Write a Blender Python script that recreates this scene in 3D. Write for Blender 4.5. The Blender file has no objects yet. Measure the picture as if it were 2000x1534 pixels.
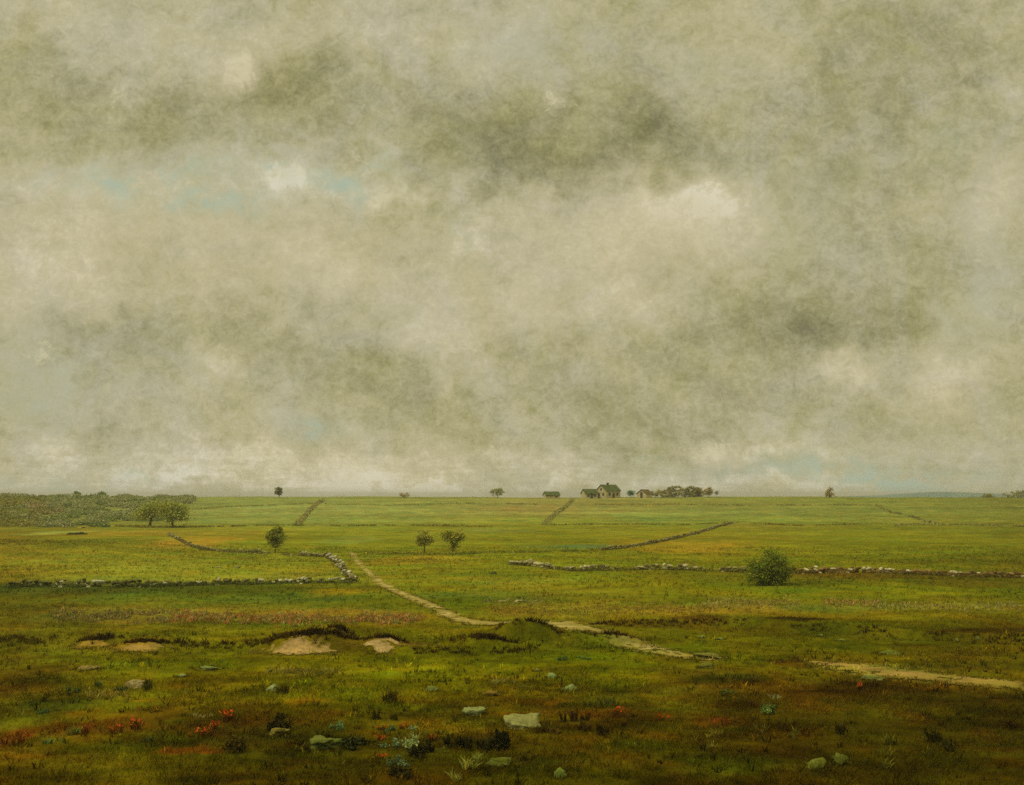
import bpy, bmesh, math, random
import numpy as np
from math import radians as R

# ------------------------------------------------------------------ camera, world, sun, exposure
S = bpy.context.scene
COL = S.collection
F = 2144.0            # focal length in picture widths of 2000
EYE = 8.0             # eye height above the meadow
HZ = 968.0            # picture row of eye level
cam = bpy.data.cameras.new('camera'); camo = bpy.data.objects.new('camera', cam); COL.objects.link(camo)
cam.sensor_width = 36.0; cam.lens = 36.0 * F / 2000.0
cam.shift_y = (HZ - 767.0) / 2000.0
cam.clip_start = 0.5; cam.clip_end = 9000
camo.location = (0, 0, EYE); camo.rotation_euler = (R(90), 0, 0)
S.camera = camo
S.view_settings.view_transform = 'Standard'; S.view_settings.look = 'None'
S.view_settings.gamma = 1.0; S.view_settings.use_curve_mapping = False
EXPOSURE = 0.0
S.view_settings.exposure = EXPOSURE
S.cycles.use_denoising = False
SUN_DIR = np.array((-0.62, -0.45, 0.95)); SUN_DIR /= np.linalg.norm(SUN_DIR)   # towards the sun

def lin(c):
    c = np.asarray(c, float) / 255.0
    return np.where(c <= 0.04045, c / 12.92, ((c + 0.055) / 1.055) ** 2.4)

def sky_world():
    w = bpy.data.worlds.new('World'); S.world = w; w.use_nodes = True
    nt = w.node_tree; N = nt.nodes; L = nt.links; N.clear()
    out = N.new('ShaderNodeOutputWorld'); bg = N.new('ShaderNodeBackground')
    def math_(op, a, b=None, c=None, clamp=False):
        n = N.new('ShaderNodeMath'); n.operation = op; n.use_clamp = clamp
        for i, v in enumerate((a, b, c)):
            if v is None: continue
            if isinstance(v, (int, float)): n.inputs[i].default_value = v
            else: L.new(v, n.inputs[i])
        return n.outputs[0]
    def vec_(op, a, b=None, c=None, out_=0):
        n = N.new('ShaderNodeVectorMath'); n.operation = op
        for i, v in enumerate((a, b, c)):
            if v is None: continue
            if isinstance(v, (tuple, list)): n.inputs[i].default_value = v
            else: L.new(v, n.inputs[i])
        return n.outputs[out_]
    def noise(vec, scale, detail=4, rough=0.55, dist=0.0):
        n = N.new('ShaderNodeTexNoise'); n.noise_dimensions = '3D'
        L.new(vec, n.inputs['Vector']); n.inputs['Scale'].default_value = scale
        n.inputs['Detail'].default_value = detail; n.inputs['Roughness'].default_value = rough
        n.inputs['Distortion'].default_value = dist
        return n
    def mixc(fac, a, b, mode='MIX'):
        n = N.new('ShaderNodeMix'); n.data_type = 'RGBA'; n.blend_type = mode
        if isinstance(fac, (int, float)): n.inputs[0].default_value = fac
        else: L.new(fac, n.inputs[0])
        for i, v in ((6, a), (7, b)):
            if isinstance(v, (tuple, list)): n.inputs[i].default_value = v
            else: L.new(v, n.inputs[i])
        return n.outputs[2]
    tc = N.new('ShaderNodeTexCoord').outputs['Generated']
    sep = N.new('ShaderNodeSeparateXYZ'); L.new(tc, sep.inputs[0])
    yy = math_('MAXIMUM', sep.outputs[1], 0.03)
    # bearing and steepness on the cloud deck: the sky's own compass coordinates, units of 1000 per F
    u = math_('DIVIDE', sep.outputs[0], yy); v = math_('DIVIDE', sep.outputs[2], yy)
    cmb = N.new('ShaderNodeCombineXYZ'); L.new(u, cmb.inputs[0]); L.new(v, cmb.inputs[1])
    p0 = cmb.outputs[0]
    # ragged cloud edges
    wn = noise(p0, 7.0, 5, 0.62)
    w1 = vec_('SUBTRACT', wn.outputs['Color'], (0.5, 0.5, 0.5))
    wn2 = noise(p0, 30.0, 3, 0.6)
    w2 = vec_('SUBTRACT', wn2.outputs['Color'], (0.5, 0.5, 0.5))
    p = vec_('MULTIPLY_ADD', w1, (0.17, 0.11, 0.0), p0)
    p = vec_('MULTIPLY_ADD', w2, (0.075, 0.05, 0.0), p)
    # cloud relief: broad, medium and ragged wisps
    flat = vec_('MULTIPLY', p0, (1.0, 1.4, 1.0))
    n1 = noise(flat, 6.0, 6, 0.6, 0.6).outputs[0]
    n2 = noise(flat, 30.0, 6, 0.68, .7).outputs[0]
    n25 = noise(vec_('MULTIPLY', p0, (1.0, 1.2, 1.0)), 15.0, 6, 0.66, .5).outputs[0]
    n3 = noise(vec_('MULTIPLY', p0, (1.0, 1.05, 1.0)), 95.0, 4, 0.7, .9).outputs[0]
    b = math_('MULTIPLY_ADD', math_('SUBTRACT', n1, 0.5), 0.40, 0.51)
    b = math_('MULTIPLY_ADD', math_('SUBTRACT', n2, 0.5), 0.62, b)
    b = math_('MULTIPLY_ADD', math_('SUBTRACT', n25, 0.5), 0.50, b)
    b = math_('MULTIPLY_ADD', math_('SUBTRACT', n3, 0.5), 0.60, b)
    n4 = noise(vec_('MULTIPLY', p0, (1.0, 1.0, 1.0)), 320.0, 2, 0.6, .3).outputs[0]
    b = math_('MULTIPLY_ADD', math_('SUBTRACT', n4, 0.5), 0.26, b)
    # wind-drawn streaks low over the land
    st = noise(vec_('MULTIPLY', p0, (1.0, 13.0, 1.0)), 14.0, 4, 0.6, 0.4).outputs[0]
    low = math_('SUBTRACT', 1.0, math_('DIVIDE', v, 0.07, clamp=True), clamp=True)
    b = math_('MULTIPLY_ADD', math_('MULTIPLY', math_('SUBTRACT', st, 0.45), low), 0.7, b)
    def field(blobs, start):
        acc = start
        for (bx, by, rx, ry, a) in blobs:
            cx, cy = (bx - 1000) / F, (HZ - by) / F
            sx, sy = F / rx, F / ry
            d = vec_('MULTIPLY_ADD', p, (sx, sy, 0.0), (-cx * sx, -cy * sy, 0.0))
            q = vec_('DOT_PRODUCT', d, d, out_=1)
            e = math_('POWER', 0.45, q)
            acc = math_('MULTIPLY_ADD', e, float(a), acc)
        return acc
    b = field(CLOUDS, b)
    ramp = N.new('ShaderNodeValToRGB'); L.new(b, ramp.inputs[0])
    cr = ramp.color_ramp
    stops = [(0.0, (121, 117, 76)), (0.25, (151, 146, 99)), (0.5, (176, 169, 126)), (0.72, (192, 183, 144)), (0.88, (208, 199, 163)), (1.0, (224, 216, 187))]
    while len(cr.elements) < len(stops): cr.elements.new(0.5)
    for el, (pos, c) in zip(cr.elements, stops):
        el.position = pos; l = lin(c); el.color = (l[0], l[1], l[2], 1)
    col = ramp.outputs[0]
    # cooler, greyer vapour and scraps of thin blue
    cool = field(COOL, 0.0)
    cool = math_('MULTIPLY', math_('MULTIPLY', cool, 0.75), math_('MULTIPLY_ADD', n2, 1.6, 0.1), clamp=True)
    l = lin((170, 172, 142)); col = mixc(cool, col, (l[0], l[1], l[2], 1))
    gn = noise(vec_('ADD', p0, (3.1, 1.7, 0.4)), 11.0, 6, 0.65, 1.2).outputs[0]
    gf = math_('MULTIPLY', math_('SUBTRACT', gn, 0.40), 3.4, clamp=True); gf = math_('MULTIPLY', gf, 0.55)
    gm = N.new('ShaderNodeHueSaturation'); gm.inputs['Saturation'].default_value = 0.55; gm.inputs['Value'].default_value = 1.03; L.new(col, gm.inputs['Color'])
    col = mixc(gf, col, gm.outputs[0])
    warm = math_('MULTIPLY', field(WARM, 0.0), math_('MULTIPLY_ADD', n2, 1.8, -0.1), clamp=True)
    l = lin((197, 184, 146)); col = mixc(warm, col, (l[0], l[1], l[2], 1))
    # ragged lit crests of the nearer cumulus
    p_keep = p
    wn3 = noise(p0, 55.0, 4, 0.7, 1.5)
    p = vec_('MULTIPLY_ADD', vec_('SUBTRACT', wn3.outputs['Color'], (0.5, 0.5, 0.5)), (0.07, 0.05, 0.0), vec_('MULTIPLY_ADD', w1, (0.05, 0.035, 0.0), p0))
    crm = field(CREAM, 0.0)
    cn = noise(vec_('MULTIPLY', p0, (1.0, 1.5, 1.0)), 45.0, 5, 0.7, 2.0).outputs[0]
    crm = math_('ADD', crm, math_('MULTIPLY', math_('SUBTRACT', cn, 0.5), 2.0))
    ms = N.new('ShaderNodeMapRange'); ms.interpolation_type = 'SMOOTHSTEP'; L.new(crm, ms.inputs[0])
    for i, x in ((1, 0.34), (2, 1.15), (3, 0.0), (4, 0.62)): ms.inputs[i].default_value = x
    l = lin((209, 200, 162)); col = mixc(ms.outputs[0], col, (l[0], l[1], l[2], 1))
    p = p_keep
    blue = field(BLUE, 0.0)
    bn = noise(p0, 38.0, 4, 0.6, 1.0).outputs[0]
    blue = math_('MULTIPLY', blue, math_('MULTIPLY', math_('SUBTRACT', bn, 0.36), 5.0, clamp=True), clamp=True)
    l = lin((168, 183, 160)); col = mixc(blue, col, (l[0], l[1], l[2], 1))
    # an overcast deck is brighter overhead than near the horizon
    zen = N.new('ShaderNodeMapRange'); zen.interpolation_type = 'SMOOTHSTEP'
    L.new(sep.outputs[2], zen.inputs[0])
    for i, x in ((1, 0.42), (2, 0.85), (3, 1.0), (4, 3.2)): zen.inputs[i].default_value = x
    vm = N.new('ShaderNodeVectorMath'); vm.operation = 'SCALE'; L.new(col, vm.inputs[0]); L.new(zen.outputs[0], vm.inputs['Scale'])
    sk = N.new('ShaderNodeTexSky'); sk.sky_type = 'NISHITA'; sk.sun_disc = False
    sk.sun_elevation = math.asin(SUN_DIR[2]); sk.sun_rotation = math.atan2(SUN_DIR[0], SUN_DIR[1])
    sk.air_density = 1.0; sk.dust_density = 4.0
    # Background strength 0.1: the clouds are given in the same units as the clear sky behind them
    cl = N.new('ShaderNodeVectorMath'); cl.operation = 'SCALE'; L.new(vm.outputs[0], cl.inputs[0]); cl.inputs['Scale'].default_value = 10.0
    fin = mixc(0.985, sk.outputs[0], cl.outputs[0])
    L.new(fin, bg.inputs[0]); bg.inputs[1].default_value = 0.1
    L.new(bg.outputs[0], out.inputs[0])

# cloud masses: bearing x, height y, widths, lightness
CLOUDS = [
 (120, 50, 220, 60, .10), (560, 60, 320, 55, .10), (900, 40, 170, 45, .12), (460, 130, 75, 40, .30), (480, 118, 30, 30, .15), (1130, 40, 130, 40, .02),
 (1480, 50, 160, 50, .05), (1750, 40, 140, 40, -.08), (85, 130, 70, 45, -.16), (370, 200, 260, 70, -.24), (650, 150, 170, 60, -.20), (880, 130, 130, 60, .08),
 (1000, 220, 200, 60, -.14), (1280, 250, 120, 70, -.20), (1290, 235, 45, 25, -.14), (1130, 300, 200, 60, -.16), (950, 300, 160, 60, -.16), (1420, 190, 110, 70, .0), (1700, 190, 220, 110, -.20),
 (1080, 195, 16, 18, .22), (225, 180, 18, 26, .16), (255, 160, 12, 22, .14), (1950, 150, 60, 200, .04), (1600, 320, 180, 60, -.10),
 (80, 330, 80, 50, .20), (250, 345, 90, 45, .18), (420, 340, 120, 45, .22), (560, 335, 60, 30, .30), (545, 325, 25, 14, .16), (700, 315, 60, 35, .18), (745, 380, 45, 25, .28), (630, 370, 120, 35, .15),
 (850, 340, 110, 60, -.14), (1100, 340, 130, 40, -.10), (1340, 385, 130, 45, .30), (1370, 370, 60, 22, .22), (1250, 440, 150, 70, .22), (1370, 480, 80, 60, .16), (1120, 480, 90, 60, .12), (930, 430, 60, 50, .18),
 (1930, 390, 60, 60, .18), (1930, 520, 60, 60, .10), (1800, 330, 130, 50, -.02), (1600, 440, 150, 60, -.02), (1720, 500, 130, 50, -.08),
 (120, 470, 150, 70, .16), (330, 430, 170, 60, .12), (590, 500, 130, 70, .16), (820, 440, 80, 50, .04), (130, 570, 130, 60, .16), (640, 560, 120, 60, .14), (900, 560, 120, 60, .06), (1080, 600, 180, 60, .14), (1270, 590, 120, 60, .10),
 (1560, 610, 130, 55, -.22), (1560, 600, 16, 30, -.12), (1480, 640, 100, 50, -.10), (1750, 620, 130, 60, -.12), (1680, 560, 90, 30, -.06), (1890, 600, 60, 60, .10),
 (200, 660, 130, 50, -.12), (330, 650, 170, 45, -.14), (520, 690, 110, 45, -.10), (640, 720, 140, 45, -.10), (420, 705, 40, 22, .28), (490, 735, 22, 20, .15), (840, 665, 75, 50, .20), (870, 740, 50, 35, .14), (750, 735, 90, 40, -.12), (1000, 680, 110, 45, -.06),
 (1230, 690, 170, 60, -.08), (1420, 700, 150, 50, -.08), (1645, 718, 45, 22, .34), (1850, 725, 80, 35, .24), (1790, 660, 140, 40, -.10), (1600, 790, 200, 50, -.02),
 (50, 690, 45, 60, .22), (240, 790, 100, 40, -.06), (430, 800, 110, 40, .04), (640, 830, 90, 30, .08), (880, 790, 140, 45, -.10), (1010, 815, 70, 30, .10), (1180, 810, 160, 50, -.10), (1420, 800, 170, 50, -.06), (1850, 830, 150, 60, .04),
 (100, 860, 60, 22, .26), (300, 940, 420, 34, .16), (900, 955, 420, 22, .20), (1500, 955, 400, 22, .16), (300, 905, 240, 40, .10), (540, 895, 120, 25, .16), (740, 912, 110, 22, .28), (860, 945, 45, 14, .34), (500, 950, 500, 18, .10), (960, 885, 50, 14, .26), (1060, 912, 60, 20, .26), (1250, 890, 100, 30, -.06),
 (1388, 882, 60, 17, .40), (1510, 884, 26, 14, .34), (1590, 885, 60, 14, .18), (1000, 950, 300, 16, .10), (1400, 945, 250, 18, .08), (1750, 960, 250, 12, .14), (1950, 900, 80, 60, .0), (30, 930, 40, 60, .02),
]
COOL = [(60, 690, 60, 90, .6), (1920, 460, 60, 110, .55), (1900, 620, 70, 80, .5), (50, 780, 70, 60, .5), (1050, 80, 120, 60, .35), (980, 60, 110, 40, .4), (1500, 440, 160, 80, .3), (400, 330, 380, 70, .35),
        (1640, 320, 160, 40, .3), (1300, 940, 160, 30, .45), (1600, 925, 200, 40, .5), (150, 945, 160, 22, .6), (620, 820, 80, 30, .5), (1800, 850, 200, 60, .3), (800, 640, 100, 40, .25), (250, 20, 300, 40, .15), (1380, 90, 110, 40, .3), (300, 700, 280, 50, .25)]
WARM = [(1270, 440, 190, 80, .6), (300, 450, 260, 70, .4), (620, 530, 170, 80, .4), (1060, 595, 200, 70, .35), (465, 130, 70, 45, .5), (740, 912, 140, 22, .5), (160, 350, 120, 40, .35), (1930, 390, 60, 60, .4), (450, 710, 70, 30, .4), (1640, 715, 60, 25, .4), (1390, 882, 80, 20, .5), (850, 670, 90, 50, .25), (120, 570, 160, 60, .35), (1850, 740, 90, 50, .3)]
CREAM = [(1350, 380, 90, 34, .55), (1375, 465, 60, 60, .45), (1150, 425, 90, 40, .5), (1240, 470, 100, 45, .45), (560, 332, 55, 22, .9), (745, 382, 36, 16, .9), (465, 125, 62, 32, .8), (480, 150, 18, 36, .6), (1642, 716, 42, 18, .9), (1860, 722, 80, 30, .7), (420, 703, 42, 20, .8), (490, 740, 20, 26, .5),
         (1390, 882, 55, 13, 1.0), (1510, 884, 16, 9, 1.0), (740, 908, 110, 18, .8), (860, 945, 38, 10, 1.0), (300, 905, 190, 16, .6), (1060, 912, 60, 12, .8), (855, 655, 60, 38, .55), (100, 862, 45, 14, .8), (1078, 197, 10, 14, .9), (1105, 195, 8, 10, .7), (224, 182, 9, 20, .8), (256, 163, 6, 16, .7), (1935, 400, 40, 50, .7), (962, 884, 45, 12, .8), (1600, 884, 50, 8, .6), (700, 318, 34, 22, .7), (930, 430, 45, 30, .6), (600, 515, 60, 40, .5), (1850, 770, 40, 14, .6), (1010, 815, 60, 18, .5), (500, 895, 90, 12, .6), (130, 600, 60, 30, .4), (330, 470, 90, 30, .45), (80, 690, 22, 24, .8), (905, 685, 16, 12, .7), (1920, 500, 40, 50, .5)]
BLUE = [(515, 305, 30, 14, 1.0), (250, 345, 60, 28, .75), (120, 335, 40, 20, .5), (420, 395, 90, 24, .65), (350, 330, 60, 16, .4), (700, 350, 40, 30, .6), (640, 335, 70, 26, .5), (640, 820, 40, 18, .6), (880, 455, 30, 22, .5),
        (1740, 940, 130, 22, .8), (1660, 925, 200, 26, .45), (120, 950, 110, 14, .5), (1250, 895, 24, 10, .5), (300, 935, 60, 10, .4), (1850, 300, 50, 30, .25)]
sky_world()

sun = bpy.data.lights.new('sun', 'SUN'); suno = bpy.data.objects.new('sun', sun); COL.objects.link(suno)
sun.energy = 1.5; sun.angle = R(14); sun.color = (1.0, 0.93, 0.78)
from mathutils import Vector
suno.rotation_euler = Vector(SUN_DIR).to_track_quat('Z', 'Y').to_euler()
suno.location = (-60, -40, 90)

# ------------------------------------------------------------------ helpers
rng = np.random.default_rng(1905)
random.seed(1905)
K = 0.80              # picture colour -> albedo of the ground under this sky

def vn(x, y, seed=0):
    x = np.asarray(x, float); y = np.asarray(y, float)
    xi = np.floor(x).astype(np.int64); yi = np.floor(y).astype(np.int64)
    fx = x - xi; fy = y - yi
    fx = fx * fx * (3 - 2 * fx); fy = fy * fy * (3 - 2 * fy)
    def h(a, b):
        n = (a * 374761393 + b * 668265263 + seed * 974634777) & 0xffffffff
        n = ((n ^ (n >> 13)) * 1274126177) & 0xffffffff
        n = n ^ (n >> 16)
        return (n & 0xffff) / 65535.0
    a = h(xi, yi); b = h(xi + 1, yi); c = h(xi, yi + 1); d = h(xi + 1, yi + 1)
    return (a * (1 - fx) + b * fx) * (1 - fy) + (c * (1 - fx) + d * fx) * fy
def fbm(x, y, seed=0, o=4):
    s = 0; a = .5; t = 0
    for i in range(o):
        s = s + a * vn(x * 2 ** i + 17.3 * i, y * 2 ** i - 9.1 * i, seed + i); t += a; a *= .55
    return s / t - .5
def smooth(t):
    t = np.clip(t, 0, 1); return t * t * (3 - 2 * t)

def mesh(name, V, Fc, mat, parent=None, cols=None, shade=False):
    V = np.asarray(V, np.float32); Fc = np.asarray(Fc, np.int32); k = Fc.shape[1]
    me = bpy.data.meshes.new(name)
    me.vertices.add(len(V)); me.vertices.foreach_set('co', V.ravel())
    me.loops.add(Fc.size); me.loops.foreach_set('vertex_index', Fc.ravel())
    me.polygons.add(len(Fc)); me.polygons.foreach_set('loop_start', np.arange(0, Fc.size, k, dtype=np.int32))
    me.polygons.foreach_set('loop_total', np.full(len(Fc), k, np.int32))
    me.polygons.foreach_set('use_smooth', np.full(len(Fc), shade, bool))
    me.update(calc_edges=True)
    if cols is not None:
        ca = me.color_attributes.new('Col', 'FLOAT_COLOR', 'POINT')
        c4 = np.ones((len(V), 4), np.float32); c4[:, :3] = cols
        ca.data.foreach_set('color', c4.ravel())
    me.validate()
    me.materials.append(mat)
    o = bpy.data.objects.new(name, me); COL.objects.link(o)
    if parent is not None: o.parent = parent
    return o
def tag(o, label=None, cat=None, group=None, kind=None):
    if label: o['label'] = label
    if cat: o['category'] = cat
    if group: o['group'] = group
    if kind: o['kind'] = kind
    return o
def thing(name, label, cat, loc, rz=0, group=None):
    o = bpy.data.objects.new(name, None); COL.objects.link(o); o.location = loc; o.rotation_euler = (0, 0, rz)
    o.empty_display_size = .3
    return tag(o, label, cat, group)

class MB:                      # gathers pieces of one mesh
    def __init__(s): s.V = []; s.F = []; s.C = []; s.n = 0
    def add(s, V, Fc, C=None):
        V = np.asarray(V, float); Fc = np.asarray(Fc, int)
        s.V.append(V); s.F.append(Fc + s.n); s.n += len(V)
        s.C.append(np.broadcast_to(np.asarray((1, 1, 1) if C is None else C, float), (len(V), 3)))
    def box(s, x0, x1, y0, y1, z0, z1, C=None):
        V = [(x, y, z) for z in (z0, z1) for x, y in ((x0, y0), (x1, y0), (x1, y1), (x0, y1))]
        s.add(V, [(0, 3, 2, 1), (4, 5, 6, 7), (0, 1, 5, 4), (1, 2, 6, 5), (2, 3, 7, 6), (3, 0, 4, 7)], C)
    def tube(s, pts, rad, C=None, n=7):
        pts = np.asarray(pts, float); V = []
        for i, p in enumerate(pts):
            d = pts[min(i + 1, len(pts) - 1)] - pts[max(i - 1, 0)]; d /= np.linalg.norm(d)
            a = np.cross(d, (0.3, 1, 0.1)); a /= np.linalg.norm(a); c = np.cross(d, a)
            for k in range(n):
                t = 2 * math.pi * k / n
                V.append(p + rad[i] * (1 + .12 * math.sin(3 * t + i)) * (a * math.cos(t) + c * math.sin(t)))
        Fc = [(i * n + k, i * n + (k + 1) % n, (i + 1) * n + (k + 1) % n, (i + 1) * n + k) for i in range(len(pts) - 1) for k in range(n)]
        s.add(V, Fc, C)
    def out(s, name, mat, parent=None, shade=False):
        return mesh(name, np.vstack(s.V), np.vstack(s.F), mat, parent, np.vstack(s.C), shade)

# ------------------------------------------------------------------ materials
def material(name, base=None, rough=.95, var=.25, scale=(8, 30), bump=.0, bscale=20., trans=0., attr=True, hue=None, spec=.0):
    m = bpy.data.materials.new(name); m.use_nodes = True
    nt = m.node_tree; N = nt.nodes; L = nt.links
    b = N['Principled BSDF']; b.inputs['Roughness'].default_value = rough
    b.inputs['Specular IOR Level'].default_value = spec
    tc = N.new('ShaderNodeTexCoord').outputs['Object']
    if attr:
        a = N.new('ShaderNodeAttribute'); a.attribute_name = 'Col'; src = a.outputs[0]
    if base is not None:
        rgb = N.new('ShaderNodeRGB'); l = lin(base); rgb.outputs[0].default_value = (*l, 1)
        if attr:
            x = N.new('ShaderNodeMix'); x.data_type = 'RGBA'; x.blend_type = 'MULTIPLY'; x.inputs[0].default_value = 1
            L.new(rgb.outputs[0], x.inputs[6]); L.new(src, x.inputs[7]); src = x.outputs[2]
        else: src = rgb.outputs[0]
    prev = None
    for i, sc in enumerate(scale):
        n = N.new('ShaderNodeTexNoise'); L.new(tc, n.inputs['Vector']); n.inputs['Scale'].default_value = sc
        n.inputs['Detail'].default_value = 4; n.inputs['Roughness'].default_value = .6
        mr = N.new('ShaderNodeMapRange'); L.new(n.outputs[0], mr.inputs[0])
        mr.inputs[1].default_value = .3; mr.inputs[2].default_value = .7
        mr.inputs[3].default_value = 1 - var; mr.inputs[4].default_value = 1 + var
        if prev is None: prev = mr.outputs[0]
        else:
            q = N.new('ShaderNodeMath'); q.operation = 'MULTIPLY'; L.new(prev, q.inputs[0]); L.new(mr.outputs[0], q.inputs[1]); prev = q.outputs[0]
    if prev is not None:
        sc_ = N.new('ShaderNodeVectorMath'); sc_.operation = 'SCALE'; L.new(src, sc_.inputs[0]); L.new(prev, sc_.inputs['Scale']); src = sc_.outputs[0]
    if hue is not None:
        n = N.new('ShaderNodeTexNoise'); L.new(tc, n.inputs['Vector']); n.inputs['Scale'].default_value = hue[1]; n.inputs['Detail'].default_value = 5
        mr = N.new('ShaderNodeMapRange'); L.new(n.outputs[0], mr.inputs[0]); mr.inputs[1].default_value = .5; mr.inputs[2].default_value = .66; mr.inputs[4].default_value = hue[2]
        x = N.new('ShaderNodeMix'); x.data_type = 'RGBA'; L.new(mr.outputs[0], x.inputs[0]); L.new(src, x.inputs[6]); x.inputs[7].default_value = (*lin(hue[0]), 1); src = x.outputs[2]
    L.new(src, b.inputs['Base Color'])
    if bump:
        n = N.new('ShaderNodeTexNoise'); L.new(tc, n.inputs['Vector']); n.inputs['Scale'].default_value = bscale; n.inputs['Detail'].default_value = 5
        bp = N.new('ShaderNodeBump'); bp.inputs['Strength'].default_value = bump; bp.inputs['Distance'].default_value = .15
        L.new(n.outputs[0], bp.inputs['Height']); L.new(bp.outputs[0], b.inputs['Normal'])
    if trans:
        t = N.new('ShaderNodeBsdfTranslucent'); L.new(src, t.inputs[0]); ms = N.new('ShaderNodeMixShader'); ms.inputs[0].default_value = trans
        L.new(b.outputs[0], ms.inputs[1]); L.new(t.outputs[0], ms.inputs[2]); L.new(ms.outputs[0], N['Material Output'].inputs[0])
    return m
M_GROUND = material('meadow turf', var=.20, scale=(.35, 1.7, 7.), bump=.55, bscale=3.2)
M_GRASS = material('grass blades', var=.15, scale=(1.3,), trans=.25)
M_LEAF = material('leaves', var=.22, scale=(.9, 5.), trans=.2)
M_BARK = material('bark', (96, 84, 50), var=.3, scale=(6, 25), bump=.5, bscale=14, attr=False)
M_STONE = material('field stone', var=.22, scale=(3., 14.), bump=.5, bscale=9, hue=((92, 98, 52), 2.4, .6))
M_BOULDER = material('lichened boulder', var=.22, scale=(2.2, 9., 30.), bump=.6, bscale=7, hue=((98, 96, 50), 2.2, .75))
M_SAND = material('bare sand', var=.2, scale=(1.2, 6., 24.), bump=.6, bscale=6)
M_PATH = material('worn path', var=.2, scale=(.7, 3., 14.), bump=.4, bscale=4, hue=((126, 116, 46), .9, .8))
M_WALLP = material('weathered plaster', (176, 166, 124), var=.2, scale=(.8, 4.), attr=False)
M_ROOF = material('mossy roof', (74, 84, 46), var=.25, scale=(1.2, 6.), attr=False)
M_ROOFB = material('brown roof', (92, 82, 52), var=.25, scale=(1.2, 6.), attr=False)
M_BRICK = material('chimney brick', (84, 72, 50), var=.25, scale=(3., 9.), attr=False)
M_WOOD = material('dark painted wood', (80, 72, 48), var=.25, scale=(3., 9.), attr=False)
M_GLASS = material('window glass', (40, 44, 38), rough=.15, spec=.5, var=.1, scale=(2.,), attr=False)
M_HILL = material('haze blue wooded hill', (88, 112, 108), var=.2, scale=(.01, .05), attr=False)  # blue of the distant air painted into the hill's base colour

# ------------------------------------------------------------------ terrain
PY = np.array([-5000, 0, 60, 110, 160, 200, 230, 260, 300, 345, 385, 410, 440, 500, 600, 900, 6000.])
PZ = np.array([0, 0, 0, .05, .2, .65, 1.05, 1.7, 3.35, 5.35, 6.85, 7.35, 7.2, 6., 3.5, -2, -6.])
_yy = np.linspace(-200, 1200, 2801); _zz = np.interp(_yy, PY, PZ)
_k = np.exp(-np.linspace(-2.5, 2.5, 61) ** 2); _k /= _k.sum()
_zz = np.convolve(np.pad(_zz, 30, mode='edge'), _k, mode='valid')
def base_z(Y): return np.where(Y > 1190, np.interp(Y, PY, PZ), np.interp(Y, _yy, _zz))
def row_of(Y): return HZ + (EYE - base_z(Y)) * F / Y
def at_base(px, py):
    Y = np.geomspace(24, 409, 9000)
    i = np.argmax(row_of(Y) <= py) if (row_of(Y) <= py).any() else len(Y) - 1
    return (px - 1000) / F * Y[i], Y[i]

# eroded turf banks: brow line (x, y of the brow, drop in picture rows)
BANKS = [
 [(-120, 1250, 6), (60, 1250, 7), (145, 1250, 6), (310, 1258, 6), (450, 1260, 5), (640, 1264, 8), (720, 1268, 8), (870, 1270, 6), (1000, 1270, 6), (1130, 1255, 5), (1180, 1252, 0)],
 [(1130, 1222, 0), (1230, 1218, 7), (1300, 1216, 8), (1440, 1212, 9), (1560, 1218, 10), (1700, 1228, 10), (1850, 1238, 12), (2150, 1254, 12)],
]
# mounds: x, brow row, foot row, half width, sandy
MOUNDS = [(176, 1250, 1263, 38, 1), (270, 1254, 1270, 52, 1), (585, 1240, 1275, 86, 1), (744, 1257, 1274, 40, 1), (935, 1252, 1272, 62, 0), (1030, 1216, 1264, 64, 0), (1185, 1240, 1262, 70, 0), (655, 1252, 1270, 30, 0)]
_B = []
for b in BANKS:
    X = []; Y = []; H = []
    for px, py, h in b:
        x, y = at_base(px, py + h); X.append(x); Y.append(y); H.append(1.35 * h * y / F)
    _B.append((np.array(X), np.array(Y), np.array(H)))
_M = []
for px, b, f, w, s in MOUNDS:
    x, y = at_base(px, f); d = 0.9
    h = (f - b) * y / F * .93 - d * 0.05
    _M.append((x, y, max(h, .15), w * y / F, s))
def gz(X, Y):
    X = np.asarray(X, float); Y = np.asarray(Y, float)
    z = base_z(Y)
    amp = np.clip((Y - 15) / 60, 0, 1) * np.clip((900 - Y) / 300, 0, 1) * np.where(Y > 330, np.clip((400 - Y) / 70, .12, 1), 1)
    z = z + .42 * fbm(X / 22, Y / 16, 3, 3) * amp + .10 * fbm(X / 4.5, Y / 3.5, 9, 3) * np.clip((220 - Y) / 160, 0, 1)
    z = z + (1.0 * fbm(X / 60, X * 0 + 2.2, 15, 3) + .35 * fbm(X / 14, Y / 30, 17, 2)) * np.exp(-((Y - 408) / 26) ** 2)
    # the left pasture swells a little
    z = z + 1.1 * np.exp(-((X + 72) / 26) ** 2 - ((Y - 165) / 34) ** 2) + .5 * np.exp(-((X + 62) / 9) ** 2 - ((Y - 150) / 10) ** 2)
    wig = .5 * fbm(X / 1.6, X * 0 + 3.3, 21, 3)
    for BX, BY, BH in _B:
        yb = np.interp(X, BX, BY) + wig; h = np.interp(X, BX, BH, left=0, right=0)
        t = Y - yb
        z = z + h * smooth(t / .7 + .2) * np.exp(-np.clip(t - .6, 0, None) / 9)
    for x, y, h, w, s in _M:
        dx = (X - x) / w
        prof = np.exp(-np.abs(dx) ** 2.6)
        t = Y - (y + wig * .5 + .35 * dx * dx)
        z = z + h * prof * smooth(t / .95) * np.exp(-np.clip(t - .9, 0, None) / 3.2)
    return z
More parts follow.
